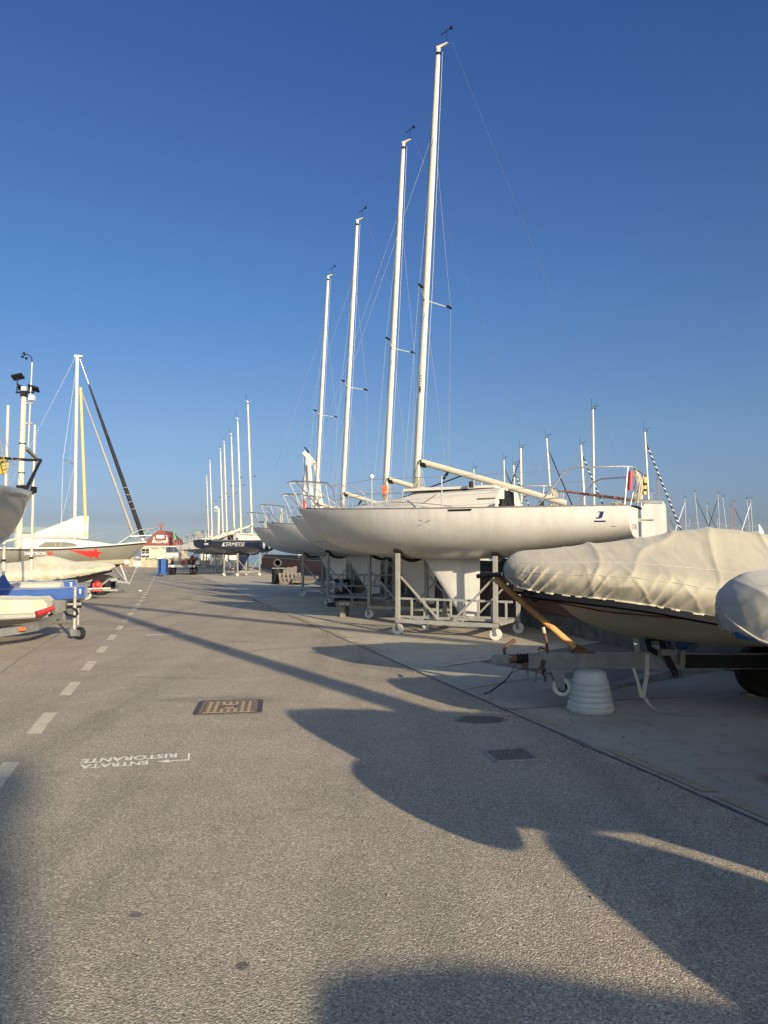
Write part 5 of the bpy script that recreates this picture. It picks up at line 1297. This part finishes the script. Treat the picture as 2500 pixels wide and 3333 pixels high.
for p_, r_ in (((.85, .28, .16), .15), ((2.6, .7, .28), .28), ((2.6, -.7, .28), .28)):
    t = MB().lathe([(r_ * .55, -.06), (r_ * .92, -.065), (r_, -.04), (r_, .04), (r_ * .92, .065), (r_ * .55, .06)], p_, (0, 1, 0), 20, cap=False).build('wheel', M['rubber'] if r_ > .2 else M['strap'], ct)
    MB().lathe([(0, -.03), (r_ * .58, -.04), (r_ * .58, .04), (0, .03)], p_, (0, 1, 0), 16).build('rim', M['galv'], t)
MB().tube((.02, .9, .42), (2.2, .95, .36), .025).build('spar', M['mast'], ct)

# dinghies with blue covers
def blue_dinghy(px, py, Y, label, mpx, mtop_y, hmp=1.0, seed=0):
    p = at(px, py, Y); r = empty('blue_covered_dinghy', (p.x, Y, 0), MA, label, 'covered dinghy', 'dinghies under blue covers')
    z1 = p.z
    mb = MB(); rings = []; Ln = 4.4
    xm = None
    mX = (mpx - CX) / F * Y; xm = (p.x - mX) / .975
    for i in range(61):
        x = Ln * i / 60; b = .16 + .62 * min(1, x / 2.6) ** .7; ridge = z1 + .02 - .02 * x - .07 * math.sin(min(1, x / 1.6) * math.pi) * .3
        hump = hmp * (.30 * math.exp(-((x - xm) / .09) ** 2) + .04 * math.exp(-((x - xm) / .3) ** 2))
        hz = z1 - .26 - .012 * x
        ring = []
        for j in range(29):
            u = -1 + 2 * j / 28; a = abs(u); sg = 1 if u > 0 else -1
            if a > .45: t = (a - .45) / .55; y = b * (1 + .02 * math.sin(t * 3.1)); z = (ridge - .03) + (hz - ridge + .03) * t
            else: y = b * a / .45; z = ridge - .03 * (a / .45) + hump * max(0, 1 - (a / .45) * 3.2)
            wv = .012 * noise.noise((x * 4.5 + z * 3, sg * 3, seed)) + .012 * noise.noise((x * 1.5, y * 2, z * 2 + seed))
            ring.append((x, sg * (y + wv), z + wv * .6))
        rings.append(ring)
    mb.loft(rings, cap0=True, cap1=True).build('canvas_cover', M['bluecover'], r, smooth=50)
    hl = Hull(Ln, [(0, .06), (.4, .16), (1.2, .44), (2.4, .68), (Ln, .70)], [(0, z1 - .22), (Ln, z1 - .27)], [(0, z1 - .30), (.5, z1 - .40), (1.5, z1 - .5), (Ln, z1 - .48)], [(0, 1.3), (2, 1.7), (Ln, 2)])
    hl.shell(24, 8).build('hull', M['gel'], r)
    for s in (-1, 1): MB().path(hl.rail(s, x0=.1, x1=2.9, dz=-.10, inset=.0), .018, 5).build('rub_strip', M['black'], r)
    mt = at(mpx, mtop_y, Y).z
    m_ = MB().path([(xm, 0, z1), (xm, 0, mt)], [.031, .028], 10).build('mast', M['mast'], r)
    MB().tube((xm, 0, z1 + .55), (xm, 0, z1 + .60), .045, n=10).build('collar', M['black'], m_)
    h = MB()
    for s in (-1, 1): h.path([(xm, 0, mt - .5), (xm + .35, s * .6, z1 - .05)], .003, 4)
    h.path([(xm - .06, .03, z1 + .3), (xm - .05, .03, mt - .1)], .004, 4); h.path([(xm, 0, z1 + .9), (xm - .9, .2, z1)], .003, 4)
    h.build('rigging', M['wire'], r)
    MB().box((.12, .22, z1 - .10), (.10, .02, .10)).build('label_patch', M['whiteletter'], r)
    return r, z1
d1, z1_ = blue_dinghy(281, 1908, 16.4, 'nearer blue covered dinghy with a white patch on its nose, mast left of it', 43, 1330, seed=2)
d2, z2_ = blue_dinghy(250, 1888, 19.2, 'farther blue covered dinghy, its thin bare mast rising past the grey boat', 119, 1388, hmp=.15, seed=6)
sbg = empty('sail_bundle', (at(203, 1895, 17.8).x, 17.8, 0), MA, 'long cream sail bundle lying between the two blue dinghies', 'sail bundle')
mb = MB(); zb_ = at(203, 1895, 17.8).z
mb.loft([[(x, .24 * math.cos(a) * (1 + .1 * noise.noise((x * 4, a, 2))), zb_ - .12 + .13 * math.sin(a) * (1 + .15 * noise.noise((x * 3, a, 5)))) for a in [k * math.pi / 8 for k in range(16)]] for x in [i * .12 for i in range(24)]], closed=True, cap0=True, cap1=True)
mb.build('canvas', M['coverpale'], sbg, smooth=60)
MB().box((1.4, 0, zb_ / 2 - .13), (2.2, .3, zb_ - .26 )).build('trolley', M['galv'], sbg)
tr1 = empty('dinghy_trolley', d1.location, MA, 'light trolley with pale poles under the two blue dinghies', 'trolley')
f_ = MB(); f_.bbar((.1, 0, .46), (3.9, 0, .40), .04, .05); f_.bbar((.5, -.5, .38), (.5, .5, .38), .04, .04).bbar((2.4, -.7, .36), (2.4, .7, .36), .04, .05); f_.build('frame', M['galvw'], tr1)
for s in (-1, 1): MB().lathe([(0, -.05), (.14, -.06), (.19, -.03), (.19, .03), (.14, .06), (0, .05)], (2.4, s * .75, .19), (0, 1, 0), 18).build('wheel', M['rubber'], tr1)
MB().bbar((.15, 0, 0), (.15, 0, .62), .04, .04).build('prop_leg', M['galvw'], tr1)
# cream covered dinghy on the near galvanised trailer
p = at(168, 1942, 13.6); nd = empty('covered_dinghy', (p.x, 13.6, 0), MA, 'flat dinghy under a cream cover on the galvanised trailer at the left', 'covered dinghy')
z3 = p.z; mb = MB(); rings = []
for i in range(41):
    x = 3.2 * i / 40; b = .35 + .45 * min(1, x / 1.5); e = min(1, x / .12 + .35)
    ring = []
    for j in range(25):
        u = -1 + 2 * j / 24; a = abs(u); sg = 1 if u > 0 else -1
        if a > .5: t = (a - .5) / .5; y = b * (1 + .03 * math.sin(3 * t)); z = z3 - .04 - .24 * t
        else: y = b * a / .5; z = z3 - .04 * (a / .5) ** 2 + .015
        wv = .014 * noise.noise((x * 5 + z * 4, sg * 2, 3)) + .012 * noise.noise((x * 2, y * 3, 7))
        ring.append((x, sg * (y + wv), z3 - .15 + (z - z3 + .15) * e + wv))
    rings.append(ring)
mb.loft(rings, cap0=True, cap1=True).build('canvas_cover', M['coverpale'], nd, smooth=50)
hl = Hull(3.2, [(0, .3), (1.2, .68), (3.2, .78)], [(0, z3 - .25), (3.2, z3 - .27)], [(0, z3 - .42), (1, z3 - .52), (3.2, z3 - .52)], [(0, 1.6), (3.2, 2)])
hl.shell(16, 8).build('hull', mat('grey_dinghy_hull', (.36, .35, .31), .5), nd)
q = at(250, 2076, 13.62); nt_ = empty('boat_trailer', (q.x, 13.62, 0), 0, 'galvanised trailer with cranked drawbar and tall jockey wheel at the left edge', 'boat trailer')
jw = MB(); jw.tube((-.05, 0, .08), (-.05, 0, .62), .035, n=12).tube((-.05, 0, .60), (-.05, 0, .92), .028, n=12).ball((-.05, 0, .93), .035).build('jockey_post', M['galvw'], nt_)
MB().box((-.04, 0, .13), (.12, .10, .12)).build('fork', M['galv'], nt_)
t = MB().lathe([(.06, -.035), (.10, -.04), (.115, -.02), (.115, .02), (.10, .04), (.06, .035)], (.06, 0, .118), (.5, 1, 0), 22, cap=False).build('jockey_wheel', M['rubber'], nt_)
MB().lathe([(0, -.02), (.062, -.03), (.062, .03), (0, .02)], (.06, 0, .118), (.5, 1, 0), 16).build('rim', M['galv'], t)
def rel(px, py, Y): v = at(px, py, Y); return Vector((v.x - q.x, v.y - 13.62, v.z))
db_ = MB(); P_ = [rel(212, 2000, 13.7), rel(170, 2016, 13.3), rel(120, 2040, 12.8), rel(70, 2050, 12.45), rel(-60, 2068, 11.9), rel(-260, 2085, 11.3)]
for a, b in zip(P_[:-1], P_[1:]): db_.bbar(a, b, .05, .13)
db_.build('drawbar', M['galv'], nt_)
P2 = [rel(205, 1985, 13.9), rel(120, 1995, 14.2), rel(-40, 2010, 14.6)]
dd = MB()
for a, b in zip(P2[:-1], P2[1:]): dd.bbar(a, b, .05, .10)
dd.build('far_drawbar', M['galv'], nt_)
MB().box(rel(198, 1985, 13.65), (.20, .10, .36)).box(rel(180, 1980, 13.75), (.10, .10, .3)).build('head_plate', M['galv'], nt_)
MB().box(rel(198, 2001, 13.58), (.05, .01, .06)).build('sticker', M['whiteletter'], nt_)
v = rel(72, 2047, 12.38); MB().box(v, (.10, .06, .05), Matrix.Rotation(R(70), 3, 'Z')).build('side_marker', M['orange'], nt_)
MB().path([rel(208, 1990, 13.6), rel(225, 2003, 13.55), rel(245, 2006, 13.5), rel(254, 1998, 13.5), rel(250, 1985, 13.5), rel(238, 1980, 13.5)], .018, 7).build('loop_cable', M['black'], nt_)
MB().box(rel(240, 1975, 13.7), (.25, .08, .05)).box(rel(212, 1975, 13.8), (.3, .08, .06)).build('coupling', M['black'], nt_)
wr_ = MB(); wr_.path([rel(190, 2015, 13.4), rel(180, 2024, 13.4), rel(170, 2022, 13.35), rel(176, 2028, 13.4), rel(160, 2020, 13.3)], .012, 5); wr_.build('loose_wiring', M['black'], nt_)
MB().path([rel(112, 2004, 13.0), rel(-60, 2012, 12.4)], .05, 10).build('grey_tube', mat('grey_tube', (.24, .235, .21), .6), nt_)
MB().path([rel(118, 1999, 13.05), rel(140, 1992, 13.15), rel(176, 1978, 13.3)], [.055, .05, .04], 9).build('red_sleeve', M['redpaint'], nt_)
for x_, y_, s_ in ((-2.4, -.6, 1), (-2.4, 1.4, 1)):
    MB().lathe([(.15, -.08), (.27, -.085), (.29, -.05), (.29, .05), (.27, .085), (.15, .08)], (x_, y_, .29), (-.2, 1, 0), 22).build('wheel', M['rubber'], nt_)
pr_ = empty('paper_scrap', (*gpt(456, 1926), .01), 0, 'white scrap of paper lying on the road near the dashed line', 'litter'); pr_.location = (gpt(456, 1926).x, gpt(456, 1926).y, 0)
MB().ball((0, 0, .04), .07, (1, .8, .6), 7, 5).build('paper', M['whiteletter'], pr_)

# ------------------------------------------------------------------ moored yachts beyond the wall
GM = 'moored yachts beyond the wall'
HY = Hull(10.0, [(0, .05), (2, 1.1), (5, 1.6), (10, 1.3)], [(0, .25), (5, .0), (10, .05)], [(0, .2), (1, -.9), (2, -1.2), (10, -1.15)], [(0, 1.3), (10, 2.2)])
hy_mesh = HY.shell(16, 6); hy_deck = HY.deck(12)
def moored(xt, yt, xb, yb, label, top=12.5, furl=None, furlside=1, spr=True, mm=None, radar=0, r=.085, ant=True):
    el = math.atan((CY - yt) / F) + PITCH
    Y = (top - EYE) / math.tan(el)
    B = at(xb, yb, Y); T = at(xt, yt, Y)
    sl = (T.x - B.x) / (T.z - B.z); x0 = B.x + sl * (0 - B.z)
    r0 = empty('moored_yacht', (x0, Y, 0), 0, label, 'yacht', GM)
    mm = mm or M['mast']
    hd = R(180 if furlside > 0 else 0)
    h = hy_mesh.build('hull', M['gel'], r0); h.rotation_euler = (0, 0, hd); h.location = (4 * math.cos(hd) * -1, -.6, .0)
    d = hy_deck.build('deck', M['deck'], r0); d.rotation_euler = (0, 0, hd); d.location = h.location
    MB().box((-furlside * .8, -.6, .22), (4.2, 1.7, .45), None, .85).build('cabin', M['deck'], r0)
    p = lambda z: Vector((sl * z, 0, z))
    m_ = MB().path([p(0), p(T.z * .8), p(T.z)], [r, r, r * .75], 10).build('mast', mm, r0)
    hd_ = MB(); hd_.box(p(T.z) + Vector((.05, 0, .02)), (.35, .08, .08))
    if ant: hd_.tube(p(T.z) + Vector((-.1, 0, 0)), p(T.z) + Vector((-.1, 0, .9)), .014, n=5).bbar(p(T.z) + Vector((.05, 0, .22)), p(T.z) + Vector((.5, 0, .34)), .03, .05).tube(p(T.z) + Vector((.2, 0, 0)), p(T.z) + Vector((.2, 0, .3)), .014, n=5)
    hd_.build('masthead', M['black'], m_)
    if spr:
        for q in (.55,): MB().tube(p(T.z * q) + Vector((-.6, .2, 0)), p(T.z * q) + Vector((.6, -.2, .02)), .025, n=6).build('spreader', M['alu'], m_)
    rg = MB(); 
    for s in (-1, 1): rg.path([p(T.z * .95), p(T.z * .55) + Vector((s * .6, -s * .2, 0)), Vector((s * .95, -s * .3, .1))], .009, 4)
    rg.tube(p(T.z), Vector((-furlside * 5, 0, .1)), .009, n=4)
    rg.build('rigging', M['wire'], r0)
    fm = {'b': M['furlblack'], 'w': M['furlwhite'], 's': None}.get(furl, None)
    a, b = p(T.z * .93), Vector((furlside * 3.9, 0, .6))
    if furl == 's':
        f = MB().path([a, a.lerp(b, .06), b], [.03, .07, .075], 8).build('furled_sail', M['furlblack'], r0)
        MB().path([a.lerp(b, .05 + .95 * i / 180) + Vector((.05 * math.cos(i * .75), .05 * math.sin(i * .75), 0)) for i in range(181)], .042, 6).build('white_stripe', M['furlwhite'], f)
    elif fm: MB().path([a, a.lerp(b, .1), b], [.02, .055, .075], 8).build('furled_sail', fm, r0)
    else: MB().tube(a, b, .01, n=4).build('forestay', M['wire'], r0)
    if radar: MB().lathe([(.05, -.02), (.3, 0), (.3, .16), (.2, .22)], p(radar) + Vector((.3, -.1, 0)), n=14).build('radar_dome', M['whiteletter'], m_)
    MB().bbar(p(1.5) + Vector((-furlside * .15, 0, 0)), p(1.5) + Vector((-furlside * 3.6, -.1, .1)), .12, .14).build('boom', M['mast'], r0)
    return r0
MV = [
 (1542, 1526, 1544, 1620, 'moored yacht whose short bare mast shows above the cabin of the nearest yacht', 11.5, 'b', -1),
 (1567, 1556, 1568, 1610, 'distant moored yacht with a thin low mast above the nearest yacht boom', 12, None, 1),
 (1640, 1495, 1643, 1620, 'moored yacht with the mast left of two close ones, black furled sail to its right', 12, 'b', 1),
 (1672, 1512, 1675, 1620, 'moored yacht with a short mast between two taller ones, dark striped furl', 11, 's', 1),
 (1695, 1458, 1697, 1640, 'moored yacht with a thick white mast above the winches of the nearest yacht', 12.5, 'b', -1),
 (1779, 1425, 1794, 1640, 'moored yacht with a tall mast leaning left and a long black furled sail', 12.5, 'b', 1),
 (1891, 1448, 1903, 1650, 'moored yacht with a thick mast seen through the left bend of the stern rail', 12.5, 's', 1),
 (1930, 1332, 1934, 1650, 'moored yacht with the tallest mast behind the stern rail of the nearest yacht', 13.5, None, 1),
 (2099, 1405, 2112, 1640, 'moored yacht with a tall mast and black and white striped furl right of the stern', 13, 's', 1),
 (2140, 1560, 2150, 1720, 'moored yacht with a brown wooden mast right of the rudder', 11, None, 1),
 (2121, 1605, 2124, 1720, 'moored yacht with a radar dome on its mast close to the rudder', 11, None, 1),
 (2165, 1653, 2171, 1720, 'faint low mast just right of the brown wooden mast', 11.5, None, 1),
 (2173, 1668, 2178, 1720, 'lowest faint mast between the brown mast and the cover peak', 11, 'b', 1),
 (2229, 1621, 2233, 1720, 'first grey mast right of the cover peak, pale furled sail leaning left', 11.5, 'w', -1),
 (2244, 1683, 2245, 1720, 'very short faint mast right of the cover peak', 11, None, 1),
 (2261, 1601, 2272, 1720, 'grey mast leaning left with a long black furl to its right, above the cover slope', 12, 'b', 1),
 (2300, 1642, 2306, 1720, 'short grey mast beside the crossing black furled sails', 11.5, 'b', 1),
 (2336, 1607, 2342, 1720, 'tall grey mast with a black furled sail running down to its left', 12, 'b', -1),
 (2334, 1684, 2337, 1725, 'very short faint mast hidden beside the tall grey one', 11, None, 1),
 (2352, 1617, 2365, 1730, 'grey mast leaning left with small white domes near its foot', 11.5, None, 1),
 (2379, 1648, 2381, 1730, 'thin grey mast left of the brown and white one', 11, None, 1),
 (2387, 1634, 2394, 1735, 'brown mast with a white upper part, black furl to its right', 11.5, 'b', 1),
 (2431, 1623, 2440, 1735, 'left one of the last pair of grey masts at the right edge', 11.5, None, 1),
 (2443, 1622, 2450, 1735, 'right one of the last pair of grey masts, pale furl to its left', 11.5, 'w', -1),
]
for i, (xt, yt, xb, yb, lab, top, fu, fs) in enumerate(MV):
    far = xt > 2110
    brown = 'brown' in lab
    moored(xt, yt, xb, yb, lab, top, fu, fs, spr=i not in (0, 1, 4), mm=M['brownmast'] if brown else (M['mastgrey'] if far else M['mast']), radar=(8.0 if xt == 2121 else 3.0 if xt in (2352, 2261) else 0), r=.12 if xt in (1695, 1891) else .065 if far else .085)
# white fin (rudder of a dinghy on the quay) at the right edge
T = at(2470, 1745, 40); fn = empty('rudder_blade', (T.x, 40, 0), 0, 'white fin shaped rudder blade standing up at the right edge behind the cover', 'rudder')
MB().prism([(0, 0), (.26, 0), (.26, T.z + .22), (.16, T.z + .42), (.0, T.z + .66)], -.03, .03, Matrix.Rotation(R(90), 4, 'X')).build('blade', M['gel'], fn)
MB().box((-.14, 0, T.z + .08), (.26, .1, .2)).build('tiller_head', M['black'], fn)

# ------------------------------------------------------------------ unseen boats shaped to their foreground shadows; derrick and building added to cast more
o1 = covered_boat('covered_motorboat', (1.84, 2.05, 0), R(-3), 'boat under a cream cover beside the photographer, second along the yard', 4.4, .80,
    hem=[(0, 1.3), (1.1, 1.2), (4.4, 1.05)], ridge=[(0, 1.84), (.5, 1.86), (1.2, 1.84), (2.1, 1.88), (4.4, 1.8)], side=[(0, 1.70), (.5, 1.68), (1.2, 1.6), (4.4, 1.4)],
    keel=[(0, 1.1), (.08, .95), (.3, .88), (.75, .84), (1.05, .6), (1.4, .3), (4.4, .25)], seed=21, n=60, m=40, hw=.97, hs=.02, nose=.12)  # keel dropped aft to shape the shadow this unseen boat casts
MB().bbar((-.1, 0, .84), (4.2, 0, .74), .1, .10).bbar((.1, 0, .84), (.1, 0, 1.25), .08, .08).build('trailer_frame', M['galv'], o1)
sw_ = MB().lathe([(.14, -.09), (.24, -.095), (.27, -.06), (.27, .06), (.24, .095), (.14, .09)], (.05, -.16, 1.0), (0, 1, 0), 26, cap=False).build('shadow_wheel', M['rubber'], o1)  # wheel added only to shape the cast shadow of the bow
MB().lathe([(0, -.04), (.14, -.06), (.14, .06), (0, .04)], (.05, -.16, 1.0), (0, 1, 0), 18).build('rim', M['galv'], sw_)
for s in (-1, 1): MB().lathe([(.15, -.1), (.34, -.1), (.37, -.05), (.37, .05), (.34, .1), (.15, .1)], (2.0, s * .75, .37), (0, 1, 0), 22).build('wheel', M['rubber'], o1)
covered_boat('covered_motorboat', (3.08, .36, 0), R(-60), 'boat under a grey cover beside the photographer, turned with its bow to the road', 4.2, .64,
    hem=[(0, 1.0), (1.1, .9), (4.2, .85)], ridge=[(0, 1.38), (.5, 1.44), (1.2, 1.4), (2.1, 1.4), (4.2, 1.4)], side=[(0, 1.3), (.5, 1.3), (1.2, 1.25), (4.2, 1.1)], keel=[(0, .95), (.1, .7), (.4, .5), (4.2, .45)], seed=31, coverm=M['covergrey'], n=60, m=40, hw=.97, hs=.03)
covered_boat('covered_motorboat', (3.0, -3.6, 0), R(-8), 'tall boat under a cream cover behind the photographer, last along the yard', 5, 1.2,
    hem=[(0, 1.5), (1.1, 1.3), (5, 1.1)], ridge=[(0, 2.15), (.5, 2.2), (1.2, 2.15), (5, 2.2)], side=[(0, 2.0), (.5, 1.95), (1.2, 1.85), (5, 1.6)], keel=[(0, 1.3), (.2, .9), (.6, .6), (5, .5)], seed=41, n=60, m=40)
dk = empty('shadow_derrick', (6.4, -2.1, 0), 0, 'unseen derrick with a jib, added behind the photographer to cast the road stripes', 'derrick')  # added out of view, post and jib set to cast two stripes
top_ = Vector((5.6 - 6.4, -5.3 + 2.1, 9.5))
MB().path([(0, 0, 0), top_], [.21, .15], 12).build('mast', M['gel'], dk)
MB().path([top_, Vector((10.2 - 6.4, -.9 + 2.1, 4.0))], .13, 10).build('jib', M['gel'], dk)
MB().box((0, 0, .15), (.7, .7, .3)).build('base', M['galv'], dk)
wh = empty('shadow_building', (13.6, -25.2, 0), math.atan2(-.28, -.96), 'unseen tall building added behind the photographer to shade the left of the road', 'building')  # added out of view, its corner set to shade the left foreground
MB().box((11, 5, 5), (22, 10, 10)).build('wall', M['whitewall'], wh, smooth=0)
MB().box((11, 5, 10.02), (22.3, 10.3, .2)).build('roof', M['plinth'], wh, smooth=0)
for i in range(5): MB().box((2.5 + i * 4.2, -.03, 6.5), (2.0, .08, 1.6)).build('window', M['glass'], wh)
